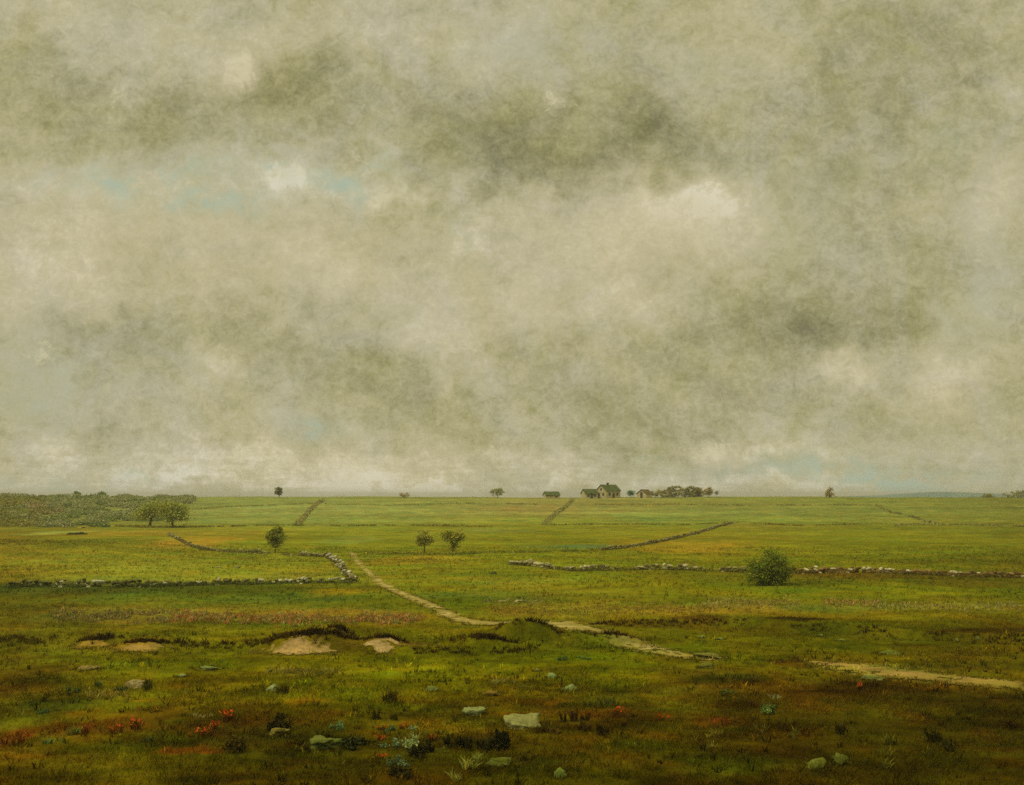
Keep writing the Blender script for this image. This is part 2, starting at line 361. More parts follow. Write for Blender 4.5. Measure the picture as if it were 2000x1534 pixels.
def at(px, py):
    """where the sight line through a picture point meets the ground"""
    Y = np.geomspace(22, 412, 14000); X = (px - 1000) / F * Y
    g = gz(X, Y); ray = EYE - (py - HZ) / F * Y
    hit = g >= ray
    i = int(np.argmax(hit)) if hit.any() else len(Y) - 1
    return np.array((X[i], Y[i], g[i]))
def on(px, Y):
    X = (px - 1000) / F * Y
    return np.array((X, Y, float(gz(X, Y))))

# ground cover colours: what grows where, with near cloud shade and far haze painted in (given as seen colours, turned into albedo by K)
ROWS = [970, 985, 1000, 1018, 1030, 1050, 1075, 1100, 1130, 1150, 1175, 1200, 1225, 1255, 1290, 1330, 1380, 1430, 1480, 1560]
COLX = [0, 250, 500, 800, 1100, 1400, 1700, 2000]
TBL = [
 [(112,116,62),(120,124,70),(128,132,78),(130,132,76),(134,130,74),(124,126,66),(120,122,62),(112,112,50)],
 [(112,116,62),(122,126,76),(132,138,84),(134,136,80),(140,130,78),(130,128,70),(122,124,64),(114,114,54)],
 [(114,116,60),(126,128,76),(138,142,86),(136,138,80),(140,134,76),(130,134,74),(124,128,66),(116,116,54)],
 [(116,114,50),(122,122,62),(130,134,76),(130,130,62),(128,130,56),(124,130,62),(120,122,56),(114,112,46)],
 [(118,112,40),(124,120,44),(128,126,46),(124,124,42),(122,120,38),(118,118,36),(116,116,34),(110,108,32)],
 [(124,112,36),(132,122,38),(126,122,34),(120,120,36),(120,118,30),(126,116,30),(118,118,28),(110,106,26)],
 [(126,114,38),(126,122,40),(120,120,32),(116,116,30),(116,114,26),(122,114,26),(114,114,24),(104,102,22)],
 [(126,116,40),(128,126,44),(126,124,42),(122,118,32),(116,116,28),(116,114,24),(112,110,22),(100,96,20)],
 [(112,100,32),(128,126,48),(130,128,48),(120,116,34),(118,118,32),(112,112,24),(106,102,20),(92,86,16)],
 [(90,84,24),(92,96,34),(98,98,30),(110,108,28),(122,118,40),(116,114,22),(112,112,18),(100,98,18)],
 [(100,92,28),(100,102,36),(96,104,34),(100,104,26),(112,108,30),(118,112,28),(112,106,26),(98,94,22)],
 [(104,96,30),(118,108,44),(124,110,44),(116,106,30),(128,114,36),(128,112,32),(118,104,24),(98,90,20)],
 [(110,98,26),(112,102,28),(114,106,24),(112,102,22),(108,100,18),(102,94,14),(94,86,12),(80,70,10)],
 [(112,98,24),(114,104,22),(112,104,18),(110,102,16),(98,92,14),(94,90,12),(88,82,10),(78,70,10)],
 [(104,92,20),(108,102,18),(108,104,14),(109,105,12),(104,102,11),(101,94,11),(96,86,11),(83,75,11)],
 [(84,71,14),(100,94,16),(106,100,12),(107,103,10),(95,89,11),(88,74,11),(82,67,11),(90,78,13)],
 [(82,69,14),(90,80,14),(92,84,12),(93,84,10),(85,74,11),(73,63,11),(64,53,9),(63,53,9)],
 [(86,71,14),(84,75,12),(72,61,10),(80,69,10),(76,65,8),(70,61,9),(59,51,8),(56,48,8)],
 [(84,71,14),(84,78,14),(74,63,10),(70,61,8),(76,67,8),(73,63,9),(68,58,8),(58,50,7)],
 [(76,67,12),(78,71,12),(62,53,8),(60,50,7),(68,58,8),(68,58,8),(62,53,7),(52,43,7)]]
TBL = lin(np.array(TBL, float))
PATCH = [(235, 1262, 95, 5, (136, 112, 40), .7), (700, 1268, 110, 5, (112, 88, 34), .6), (790, 1270, 60, 3, (138, 116, 56), .6),  # px, py, rx, ry, colour, strength: swards, bare earth and moss, some darkened for cloud shade and under swells
 (380, 1064, 60, 12, (156, 126, 48), .8), (250, 1046, 120, 9, (146, 124, 46), .8), (430, 1045, 90, 9, (142, 124, 46), .6), (1330, 1066, 110, 12, (146, 120, 36), .7), (800, 1094, 90, 7, (142, 122, 40), .7), (1500, 1028, 90, 6, (138, 122, 46), .5),
 (60, 1058, 70, 12, (112, 98, 28), .7), (30, 1085, 60, 20, (136, 116, 40), .7), (170, 1075, 90, 14, (104, 106, 34), .6), (120, 1042, 45, 5, (146, 150, 84), .9), (390, 1134, 330, 6, (134, 132, 58), .4), (300, 1105, 90, 10, (132, 132, 56), .6), (560, 1127, 90, 6, (140, 132, 58), .7),
 (1270, 1012, 60, 8, (124, 140, 76), .7), (1030, 994, 90, 8, (148, 130, 78), .6), (1100, 1068, 100, 5, (106, 116, 62), .7), (1150, 1067, 55, 3, (98, 116, 78), .8), (960, 1036, 60, 5, (116, 122, 66), .6), (680, 1055, 50, 8, (124, 132, 70), .6), (600, 1018, 260, 9, (128, 136, 76), .4),
 (150, 1150, 260, 10, (70, 78, 36), .8), (500, 1151, 220, 8, (74, 78, 26), .7), (640, 1160, 60, 9, (132, 116, 26), .7), (560, 1173, 130, 9, (82, 100, 46), .6), (860, 1164, 90, 6, (84, 100, 44), .6), (960, 1163, 110, 8, (92, 100, 40), .5), (1000, 1137, 120, 8, (132, 124, 46), .6), (1560, 1146, 190, 12, (74, 92, 26), .7), (1760, 1150, 150, 12, (120, 120, 20), .6), (1300, 1145, 220, 12, (120, 118, 18), .5), (1660, 1123, 130, 6, (100, 70, 28), .6), (1480, 1128, 180, 14, (96, 88, 28), .5), (1900, 1135, 150, 10, (90, 84, 26), .6),
 (140, 1205, 90, 14, (124, 118, 56), .6), (340, 1205, 120, 14, (140, 116, 52), .7), (620, 1203, 160, 12, (138, 112, 48), .7), (420, 1222, 200, 5, (92, 98, 28), .6), (780, 1213, 60, 10, (124, 104, 34), .6), (900, 1180, 70, 16, (94, 104, 18), .6), (1150, 1192, 200, 14, (138, 120, 44), .6), (1400, 1195, 150, 10, (146, 116, 46), .6), (1500, 1184, 140, 8, (140, 130, 62), .5), (1620, 1188, 90, 9, (100, 112, 50), .6), (1800, 1186, 160, 6, (136, 128, 56), .6), (1700, 1205, 200, 8, (118, 104, 20), .6),
 (1070, 1246, 100, 14, (92, 84, 14), .6), (1250, 1222, 120, 5, (82, 58, 16), .6), (1370, 1214, 50, 5, (76, 50, 20), .7), (1545, 1216, 60, 5, (48, 34, 12), .9), (1690, 1232, 140, 10, (86, 90, 18), .6), (1930, 1240, 120, 9, (64, 48, 14), .8), (1480, 1230, 150, 9, (72, 66, 12), .5),
 (640, 1298, 260, 10, (112, 108, 14), .5), (420, 1292, 200, 7, (94, 98, 16), .6), (600, 1311, 80, 5, (128, 116, 34), .5), (900, 1300, 80, 7, (122, 110, 12), .6), (1200, 1320, 60, 12, (106, 104, 10), .6), (520, 1330, 230, 14, (106, 96, 12), .4), (350, 1335, 110, 10, (108, 92, 14), .4),
 (1560, 1297, 50, 7, (74, 44, 14), .8), (1400, 1325, 75, 12, (54, 56, 18), .8), (1350, 1308, 90, 7, (96, 82, 24), .6), (1360, 1345, 130, 8, (100, 84, 24), .6), (1650, 1345, 120, 12, (48, 34, 8), .8), (1900, 1360, 130, 14, (58, 52, 14), .5), (1470, 1345, 120, 14, (88, 66, 12), .5), (1760, 1385, 160, 16, (64, 60, 12), .6), (1820, 1270, 90, 16, (70, 54, 12), .5), (1920, 1290, 70, 10, (92, 76, 16), .5), (1780, 1305, 200, 6, (96, 78, 22), .5),
 (30, 1330, 50, 40, (74, 56, 14), .6), (110, 1380, 80, 14, (74, 74, 26), .6), (70, 1412, 60, 12, (102, 90, 22), .6), (300, 1400, 60, 20, (92, 62, 18), .6), (40, 1440, 40, 16, (86, 46, 18), .7), (200, 1424, 120, 12, (96, 56, 18), .6), (410, 1425, 90, 14, (84, 52, 16), .6), (540, 1415, 60, 12, (62, 52, 12), .7), (460, 1440, 60, 30, (64, 50, 12), .6), (330, 1470, 120, 12, (92, 84, 14), .6), (460, 1485, 200, 12, (84, 80, 14), .6), (380, 1467, 60, 5, (120, 62, 22), .8), (150, 1480, 110, 14, (82, 76, 16), .5), (120, 1515, 140, 16, (72, 66, 12), .5),
 (420, 1520, 80, 9, (42, 34, 6), .7), (640, 1490, 100, 12, (56, 44, 8), .5), (720, 1500, 70, 14, (52, 40, 8), .5), (560, 1505, 130, 8, (78, 72, 12), .5), (930, 1448, 120, 16, (46, 38, 8), .6), (980, 1375, 160, 8, (88, 66, 12), .6), (1080, 1420, 70, 8, (62, 42, 12), .8), (990, 1425, 120, 7, (98, 80, 18), .6), (1160, 1418, 120, 10, (64, 46, 10), .6), (860, 1400, 120, 16, (86, 72, 12), .5), (1180, 1440, 180, 12, (82, 72, 12), .6), (1250, 1455, 90, 14, (80, 78, 14), .6), (1040, 1465, 120, 10, (84, 70, 12), .5), (1000, 1490, 90, 10, (74, 78, 22), .6), (1200, 1490, 110, 7, (98, 80, 18), .5), (1150, 1375, 70, 14, (90, 72, 12), .5),
 (1210, 1395, 90, 10, (92, 54, 14), .5), (1310, 1400, 70, 10, (84, 62, 14), .5), (1400, 1410, 60, 10, (82, 46, 14), .6), (1560, 1440, 260, 10, (54, 48, 10), .5), (1480, 1462, 100, 10, (58, 44, 8), .5), (1400, 1490, 140, 14, (64, 60, 10), .5), (1560, 1490, 90, 20, (70, 58, 14), .4), (1700, 1500, 120, 20, (48, 36, 8), .5), (1880, 1470, 140, 20, (46, 42, 8), .5), (1740, 1440, 60, 20, (70, 62, 14), .4)]
_P = []
for px, py, rx, ry, c, s in PATCH:
    x, y = at_base(px, py); _, y0 = at_base(px, py + ry); _, y1 = at_base(px, py - ry)
    _P.append((x, y, rx * y / F, max((y1 - y0) / 2, .3), lin(c), s))
# worn path, as a centre line with half widths
PATHS = [
 [(686, 1080, 3), (700, 1096, 4), (722, 1120, 5), (742, 1138, 7), (775, 1157, 8), (815, 1172, 9), (850, 1188, 10), (880, 1204, 12), (915, 1216, 14), (960, 1223, 16), (1000, 1223, 18), (1045, 1221, 20), (1090, 1224, 26), (1130, 1233, 28), (1170, 1245, 25), (1215, 1256, 22), (1270, 1270, 20), (1330, 1281, 16), (1400, 1288, 12)],
 [(1585, 1293, 8), (1640, 1301, 26), (1695, 1307, 34), (1760, 1317, 34), (1830, 1325, 30), (1900, 1331, 26), (1980, 1338, 26), (2080, 1347, 26)]]
_PW = []
for p in PATHS:
    W = []
    for px, py, w in p:
        x, y = at_base(px, py); W.append((x, y, w * y / F))
    W = np.array(W); T_ = np.gradient(W[:, :2], axis=0); T_ /= np.linalg.norm(T_, axis=1)[:, None]
    W[:, 2] = W[:, 2] * .95 * np.abs(T_[:, 1]) + W[:, 2] * .29 * W[:, 1] / EYE * np.abs(T_[:, 0])   # as wide on the ground as it looks from the rise
    t = np.linspace(0, len(W) - 1, len(W) * 12)
    _PW.append(np.stack([np.interp(t, np.arange(len(W)), W[:, i]) for i in range(3)], 1))

def ground_colour(X, Y):
    row = row_of(np.clip(Y, 24, 408)); row = np.where(Y >= 405, 972, row)
    # ragged sward edges in metres
    wx = 2.2 * fbm(X / 5, Y / 5, 31, 3) + .5 * fbm(X / .9, Y / .9, 37, 2); wy = 2.2 * fbm(X / 6, Y / 4, 33, 3) + .5 * fbm(X / .9, Y / .7, 39, 2)
    far = np.clip(Y / 60, .5, 4)
    Xw = X + wx * far; Yw = np.clip(Y + wy * far, 8, None)
    u = 1000 + F * Xw / np.maximum(Yw, 8)
    rw = np.where(Y >= 405, 972, row_of(np.clip(Yw, 24, 408)))
    ru = np.clip(np.interp(rw, ROWS, np.arange(len(ROWS))), 0, len(ROWS) - 1.001); cu = np.clip(np.interp(u, COLX, np.arange(len(COLX))), 0, len(COLX) - 1.001)
    i = ru.astype(int); j = cu.astype(int); fi = smooth(ru - i)[..., None]; fj = smooth(cu - j)[..., None]
    c = (TBL[i, j] * (1 - fj) + TBL[i, j + 1] * fj) * (1 - fi) + (TBL[i + 1, j] * (1 - fj) + TBL[i + 1, j + 1] * fj) * fi
    for x, y, rx, ry, pc, s in _P:
        q = ((Xw - x) / rx) ** 2 + ((Yw - y) / ry) ** 2
        m = np.flatnonzero(q < 3.2) if q.ndim == 1 else None
        w = (s * smooth((1.9 - q[m]) / 1.5))[:, None]
        c[m] = c[m] * (1 - w) + pc * w
    for P in _PW:                                  # trodden, thinner turf beside the path
        m = np.flatnonzero((Y > P[:, 1].min() - 6) & (Y < P[:, 1].max() + 6) & (X > P[:, 0].min() - 6) & (X < P[:, 0].max() + 6))
        if len(m) == 0: continue
        d2 = np.full(len(m), 9e9); xm = X[m] + .35 * wx[m]; ym = Y[m] + .5 * wy[m]
        for q in P[::3]: d2 = np.minimum(d2, ((xm - q[0]) ** 2 + (ym - q[1]) ** 2) / q[2] ** 2)
        w = (.6 * smooth((2.6 - d2) / 2.4))[:, None]; c[m] = c[m] * (1 - w) + lin((146, 128, 66)) * w
    # tone and species variation
    n = .42 * fbm(X / 7, Y / 7, 41, 3) + .42 * fbm(X / 1.8, Y / 1.8, 45, 3) + .22 * fbm(X / .5, Y / .5, 49, 2)
    nearw = np.clip((75 - Y) / 30, 0, 1)[..., None]
    st = fbm(X / 2.2, Y / 1.6, 61, 3)[..., None] * nearw; s2 = fbm(X / 1.1, Y / 1.0, 67, 3)[..., None] * nearw
    c = c * (1 + 1.6 * st) * (1 + np.array((.1, .5, .9)) * np.clip(s2 - .06, 0, .4) * 2)
    c = c * (1 + .55 * fbm(X / 34, Y / 11, 73, 3) * np.clip(Y / 70, .3, 1))[..., None]
    c = c * (1 + 1.15 * n)[..., None]
    rst = np.clip(fbm(X / 1.6, Y / 1.3, 151, 3) - .03, 0, .3)[..., None] * np.clip((56 - Y) / 14, 0, 1)[..., None]
    c = c * (1 + np.array((1.1, -.35, -.3)) * rst)
    red = fbm(X / 3, Y / 3, 53, 3)[..., None]; grn = fbm(X / 4.5, Y / 4.5, 57, 3)[..., None]
    c = c * (1 + np.array((.55, .0, -.1)) * np.clip(red, -.2, .5) * 1.0) * (1 + np.array((-.40, .05, .6)) * np.clip(grn, 0, .5))
    bl = np.interp(Y, [40, 120, 300], [.42, .55, .72])[..., None]  # more blue with distance, haze fade put into the turf colour
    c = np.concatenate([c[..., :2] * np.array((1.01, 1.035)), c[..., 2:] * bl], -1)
    return np.clip(c, .0006, .7) * K

def build_ground():
    r = np.concatenate([np.geomspace(2, 25, 14)[:-1], np.exp(np.arange(math.log(25), math.log(470), .0042)), np.geomspace(475, 6000, 40)])
    fine = np.arange(-29.5, 29.5, .068); side = np.linspace(29.5, 330.5, 60)
    ang = np.radians(np.concatenate([fine, side[:-1] if abs(side[-1] - 330.5) < 1e-6 else side]))
    A, Rr = np.meshgrid(ang, r)
    X = (Rr * np.sin(A)); Y = (Rr * np.cos(A)); sh = X.shape
    X = X.ravel(); Y = Y.ravel()
    Z = gz(X, Y); C = ground_colour(X, Y)
    na = sh[1]; idx = np.arange(X.size).reshape(sh)
    a = idx[:-1, :]; b = idx[1:, :]; an = np.roll(a, -1, 1); bn = np.roll(b, -1, 1)
    Fc = np.stack([a, b, bn, an], -1).reshape(-1, 4)[:, ::-1]
    c0 = len(X)
    o = mesh('ground', np.stack([X, Y, Z], 1), Fc, M_GROUND, None, C, True)
    return tag(o, kind='structure')
build_ground()

# far blue ridge beyond the crest
def build_hills():
    n = 160; mb = []
    xs = np.linspace(560, 1150, n); ys = np.array([1700, 1780, 1900, 2100])
    prof = 9.5 * np.exp(-((xs - 800) / 150) ** 2) + 7 * np.exp(-((xs - 720) / 70) ** 2) + 2 * fbm(xs / 25, xs * 0, 5, 3)
    V = []
    for k, y in enumerate(ys):
        f = (0, .75, 1, 0)[k]
        for x, p in zip(xs, prof): V.append((x, y, -9 + (p * .55 + 15) * f + (0 if f == 0 else fbm(np.array([x / 9.]), np.array([k * 3.]), 8, 2)[0] * 1.2)))
    Fc = [(k * n + i, k * n + i + 1, (k + 1) * n + i + 1, (k + 1) * n + i) for k in range(3) for i in range(n - 1)]
    tag(mesh('hills', V, Fc, M_HILL, None, None, True), kind='structure')
build_hills()

# path strips and bare sand lie a few centimetres proud of the turf
def path_strip(P, c, name):
    n = len(P); T = np.gradient(P[:, :2], axis=0); T /= np.linalg.norm(T, axis=1)[:, None]; Nn = np.stack([-T[:, 1], T[:, 0]], 1)
    # finer along the line
    t = np.linspace(0, n - 1, n * 10); I = lambda a: np.interp(t, np.arange(n), a)
    cx, cy, w = I(P[:, 0]), I(P[:, 1]), I(P[:, 2]); nx, ny = I(Nn[:, 0]), I(Nn[:, 1])
    m = 9; V = []; C = []; s = np.linspace(-1, 1, m)
    X = np.zeros((len(t), m)); Y = X.copy()
    for k in range(m):
        ww = w * (1 + .9 * fbm(t / 3., t * 0 + (5 if s[k] > 0 else 1), 61, 3))
        X[:, k] = cx + nx * ww * s[k]; Y[:, k] = cy + ny * ww * s[k]
    X = X.ravel(); Y = Y.ravel(); Z = gz(X, Y) + .035
    col = np.clip(lin(c) * (1 + .9 * fbm(X / 1.2, Y / 1.2, 71, 3))[:, None], .01, .8) * K * 1.05
    g = ground_colour(X, Y); ed = np.clip(.18 + .75 * np.abs(np.tile(s, len(t))) ** 1.5 + 1.8 * fbm(X / 1.1, Y / .8, 75, 3), 0, .97)[:, None]
    col = col * (1 - ed) + g * ed
    idx = np.arange(len(t) * m).reshape(-1, m)
    Fc = np.stack([idx[:-1, :-1], idx[:-1, 1:], idx[1:, 1:], idx[1:, :-1]], -1).reshape(-1, 4)
    keep = fbm(X[Fc].mean(1) / .9, Y[Fc].mean(1) / .9, 77, 3) > -.20
    e = mesh(name, np.stack([X, Y, Z], 1), Fc[keep], M_PATH, None, col, True)
    return tag(e, kind='structure')
path_strip(_PW[0], (168, 150, 94), 'path')
path_strip(_PW[1], (150, 124, 66), 'path')
def sand_patch(mi, c, wf):
    x, y, h, w, s = _M[mi]
    xs = np.arange(-w * 1.15, w * 1.15, .05); ys = np.arange(-1.5, 1.5, .05)
    X, Y = np.meshgrid(x + xs, y + ys); sh = X.shape; X = X.ravel(); Y = Y.ravel()
    dx = (X - x) / w; t = Y - (y + .25 * fbm(X / 1.6, X * 0 + 3.3, 21, 3) + .35 * dx * dx)
    q = np.sqrt((dx / wf) ** 2 + ((t - .25) / np.where(t > .25, .62, .95)) ** 2) + 1.5 * fbm(X / .8, Y / .5, 81, 3) + .7 * fbm(X / .22, Y / .16, 85, 2)
    Z = gz(X, Y) + .035
    col = np.clip(lin(c) * (1 + .8 * fbm(X / .5, Y / .3, 91, 4))[:, None], .02, .8) * K
    ed = (.9 * smooth((q - .45) / .5))[:, None]; col = col * (1 - ed) + ground_colour(X, Y) * ed
    idx = np.arange(X.size).reshape(sh)
    Fc = np.stack([idx[:-1, :-1], idx[:-1, 1:], idx[1:, 1:], idx[1:, :-1]], -1).reshape(-1, 4)
    Fc = Fc[q[Fc].mean(1) < .92]
    return tag(mesh('sand_patch', np.stack([X, Y, Z], 1), Fc, M_SAND, None, col, True), kind='structure')
sand_patch(0, (150, 122, 46), 1.0); sand_patch(1, (158, 130, 64), 1.0); sand_patch(2, (174, 146, 90), .95); sand_patch(3, (176, 150, 98), .95)

# ------------------------------------------------------------------ foliage builders
def leaf_quads(P, size, cols, flat=.0, r=rng):
    n = len(P)
    a = r.normal(size=(n, 3)); a[:, 2] *= (1 - flat); a /= np.linalg.norm(a, axis=1)[:, None]
    b = np.cross(a, r.normal(size=(n, 3))); b /= np.linalg.norm(b, axis=1)[:, None]
    sz = (size * r.uniform(.6, 1.4, n))[:, None]
    a = a * sz; b = b * sz * .55
    V = np.stack([P - a, P - b * .9 + a * .1, P + a, P + b], 1).reshape(-1, 3)
    return V, np.arange(4 * n).reshape(-1, 4), np.repeat(cols, 4, 0)
def clump_points(n, lobes, nclump, spread, r=rng, hollow=.55):
    """leaf positions: clumps scattered through the outer part of a set of ellipsoids (cx,cy,cz,rx,ry,rz)"""
    L = np.array(lobes, float); vol = L[:, 3] * L[:, 4] * L[:, 5]; vol = vol ** .7; vol /= vol.sum()
    k = r.choice(len(L), nclump, p=vol)
    d = r.normal(size=(nclump, 3)); d /= np.linalg.norm(d, axis=1)[:, None]
    rad = r.uniform(hollow, 1.05, nclump)[:, None]
    cc = L[k, :3] + d * rad * L[k, 3:]
    tone = r.uniform(.65, 1.35, nclump); hue = r.uniform(-1, 1, nclump)
    j = r.integers(0, nclump, n); sp = spread * r.uniform(.6, 1.4, nclump)
    P = cc[j] + r.normal(size=(n, 3)) * (sp[j] * np.array((1, 1, .7))[:, None]).T * .5
    return P, tone[j], hue[j]
def crown_mesh(name, parent, lobes, n, leaf, colour, nclump=60, spread=.5, k=1.0, zmin=None, hollow=.55):
    P, t, h = clump_points(n, lobes, nclump, spread, hollow=hollow)
    if zmin is not None: P[:, 2] = np.maximum(P[:, 2], zmin + rng.uniform(0, .12, n))
    c = lin(colour)[None, :] * (t * rng.uniform(.8, 1.2, n))[:, None] * (1 + np.array((.12, .0, -.1)) * h[:, None]) * k
    V, Fc, C = leaf_quads(P, leaf, c * 1.75)
    return mesh(name, V, Fc, M_LEAF, parent, np.clip(C, .003, .6))
def trunk_mesh(parent, h, r0, limbs, lean=(0, 0)):
    mb = MB(); top = np.array((lean[0], lean[1], h))
    mb.tube([(0, 0, -.25), (lean[0] * .15, lean[1] * .15, h * .3), tuple(top * .7), tuple(top)], [r0 * 1.35, r0, r0 * .8, r0 * .6])
    for (x, y, z) in limbs:
        e = np.array((x, y, z)); s = top * .8
        mid = (s + e) / 2 + np.array((0, 0, .08 * h))
        mb.tube([s, mid, e], [r0 * .55, r0 * .4, r0 * .15], n=5)
    return mb.out('trunk', M_BARK, parent)
def tree(name, label, cat, pos, w, h, trunk_h, colour, lobes, n=2600, leaf=.16, r0=.12, lean=(0, 0), group=None, k=1.1, nclump=70, spread=.6):
    t = thing(name, label, cat, tuple(pos), 0, group)
    L = [(lx * w / 2, ly * w / 2, trunk_h + (h - trunk_h) * lz, rx * w / 2, ry * w / 2, rz * (h - trunk_h) / 2) for lx, ly, lz, rx, ry, rz in lobes]
    trunk_mesh(t, trunk_h * 1.25 + .1, r0, [(l[0] * .8, l[1] * .8, l[2]) for l in L], lean)
    crown_mesh('crown', t, L, n, leaf, colour, nclump, spread, k)
    return t
GROVE = [(0, 0, .3, 1.0, .8, .8), (-.4, 0, .45, .7, .6, .8), (.4, 0, .5, .7, .6, .8), (0, 0, .65, .6, .6, .6)]
ROUND = [(0, 0, .5, .85, .8, .95), (-.35, 0, .4, .6, .6, .7), (.4, .1, .55, .55, .6, .7), (.05, -.2, .75, .5, .5, .5)]
def mpp(Y): return Y / F

# ---- the trees
p = at(293, 1030); m = mpp(p[1])
tree('pasture_tree', 'windswept tree with a bare trunk and lopsided crown, nearest the scrubby hillside', 'tree', p, 74 * m, 47 * m, 18 * m, (116, 120, 48),
     [(-.35, 0, .25, .45, .5, .6), (.1, 0, .5, .6, .5, .8), (.45, 0, .72, .5, .45, .55)], 3600, .2, .28, (.3, 0), 'pair of windswept trees', nclump=85, spread=1.3)
p = at(338, 1031); m = mpp(p[1])
tree('pasture_tree', 'windswept tree with the fuller drooping crown, nearest the winding wall', 'tree', p, 66 * m, 47 * m, 9 * m, (112, 116, 46),
     [(.0, 0, .5, .7, .6, .8), (.4, 0, .55, .5, .5, .8), (-.4, 0, .75, .5, .5, .4)], 3600, .2, .25, (-.3, 0), 'pair of windswept trees', nclump=85, spread=1.3)
p = at(537, 1080); m = mpp(p[1])
tree('young_tree', 'slim egg-shaped tree rising straight from the winding stone wall', 'tree', p, 36 * m, 50 * m, 12 * m, (96, 98, 28),
     [(.1, 0, .5, .7, .7, .9), (-.4, 0, .45, .5, .5, .6), (.15, 0, .85, .5, .5, .4), (.1, 0, .15, .35, .35, .35)], 2600, .13, .09, (.12, 0), nclump=60, spread=.5)
p = at(829, 1083); m = mpp(p[1])
tree('young_tree', 'small tree with pale grey stem and open crown, shorter of the two in mid meadow', 'tree', p, 38 * m, 44 * m, 14 * m, (120, 118, 44),
     [(0, 0, .55, .8, .7, .8), (-.4, 0, .5, .45, .5, .7), (.4, 0, .75, .5, .5, .5)], 2200, .12, .1, (0, 0), 'two small meadow trees', nclump=48, spread=.5)
p = at(884, 1083); m = mpp(p[1])
tree('young_tree', 'small dark fan-shaped tree spreading from a narrow foot in mid meadow', 'tree', p, 44 * m, 46 * m, 11 * m, (108, 108, 36),
     [(.1, 0, .6, .75, .7, .7), (-.5, 0, .7, .45, .5, .45), (.5, 0, .7, .5, .5, .5), (0, 0, .2, .4, .4, .4)], 2400, .12, .1, (.1, 0), 'two small meadow trees', nclump=55, spread=.5)

# the big bush in front of the middle wall
p = at(1503, 1143); m = mpp(p[1])
b = thing('round_bush', 'large round dark green bush standing before the long stone wall', 'bush', tuple(p))
w, h = 88 * m, 64 * m
crown_mesh('foliage', b, [(0, 0, h * .48, w * .42, w * .4, h * .5), (-w * .22, -.1, h * .36, w * .27, w * .3, h * .38), (w * .22, 0, h * .5, w * .28, w * .3, h * .42), (w * .02, -.3, h * .75, w * .24, w * .25, h * .27)],
           10000, .085, (80, 88, 24), 150, .5, 1.15, zmin=.02)
tb = MB()
for a in range(7):
    t_ = a * .9; tb.tube([(.12 * math.cos(t_), .12 * math.sin(t_), -.1), (.4 * math.cos(t_), .4 * math.sin(t_), h * .3), (.9 * math.cos(t_), .9 * math.sin(t_), h * .65)], [.06, .045, .02], n=5)
tb.out('stem', M_BARK, b)

# trees and bushes on the crest
def crest(px, pw, ph, name, label, cat, colour, Y=400, trunk=.2, lobes=ROUND, n=1500, group=None, k=1.1, sink=0., r0=.12, leaf=.17):
    q = on(px, Y); m = mpp(Y)
    # tall enough to show above the crest line
    h = ph * m
    if trunk: return tree(name, label, cat, q, pw * m, h, h * trunk, colour, lobes, n, leaf, r0, group=group, k=k, nclump=40, spread=.6)
    t = thing(name, label, cat, tuple(q - np.array((0, 0, sink))), 0, group)
    L = [(lx * pw * m / 2, ly * pw * m / 2, h * lz, rx * pw * m / 2, ry * pw * m / 2, rz * h / 2) for lx, ly, lz, rx, ry, rz in lobes]
    crown_mesh('foliage', t, L, n, leaf, colour, 50, .6, k, zmin=0)
    mb = MB(); 
    for a in range(4): mb.tube([(.1 * a - .15, 0, -.2), (.3 * a - .45, .1, h * .3), (.5 * a - .75, .1, h * .6)], [.07, .05, .02], n=5)
    mb.out('stem', M_BARK, t)
    return t
crest(545, 17, 19, 'crest_tree', 'small dark round-headed tree standing alone on the skyline above the sloping hedge', 'tree', (84, 84, 36), trunk=.25)
crest(789, 22, 9, 'low_bush', 'tiny faint bush barely breaking the skyline, between the lone tree and the bigger bush', 'bush', (116, 108, 62), trunk=0, n=500)
crest(972, 30, 20, 'skyline_bush', 'grey green bushy tree on the skyline, nearest bush to the farm shed', 'bush', (112, 114, 66), trunk=.12, n=1800)
crest(1232, 17, 13, 'farm_bush', 'small blue green bush with a thin stem just beside the farmhouse', 'bush', (70, 96, 60), trunk=.3, n=900, r0=.09)
crest(1383, 21, 20, 'crest_tree', 'small brown green round tree at the end of the skyline grove', 'tree', (112, 102, 40), trunk=.15, n=1300)
crest(1400, 8, 12, 'sapling', 'tiny leaning sapling alone past the end of the grove', 'tree', (78, 90, 50), trunk=.45, n=350, r0=.05, leaf=.12)
crest(1620, 22, 20, 'crest_bush', 'brown peaked bush alone on the skyline far beyond the grove', 'bush', (112, 100, 52), trunk=0, n=1300, lobes=[(0, 0, .45, .8, .8, .7), (.15, 0, .8, .4, .4, .4), (.0, 0, .25, 1, .9, .4)])
crest(1988, 60, 14, 'hedge_bush', 'broad low olive bush on the skyline in front of the blue ridge', 'bush', (104, 100, 36), trunk=0, n=1800)
crest(1930, 26, 7, 'low_bush', 'small flat olive bush on the skyline below the blue ridge', 'bush', (104, 102, 44), trunk=0, n=700)
for i, (px, pw, ph, lab) in enumerate([(1292, 42, 16, 'low pale tree at the farm end of the skyline grove'), (1318, 46, 24, 'tall domed tree, highest in the skyline grove'), (1345, 40, 23, 'broad domed tree in the grove beside the gap of sky'), (1362, 26, 18, 'short tree ending the grove before the small round tree')]):
    crest(px, pw, ph, 'grove_tree', lab, 'tree', [(118, 112, 66), (110, 104, 56), (108, 104, 52), (114, 108, 58)][i], Y=404 + i, trunk=.0, n=4200, lobes=GROVE,  group='trees of the skyline grove')
crest(150, 14, 11, 'scrub_tree', 'dark green tree top poking out of the scrubby hillside, rounder of two', 'tree', (76, 92, 46), Y=402, trunk=0, n=900)
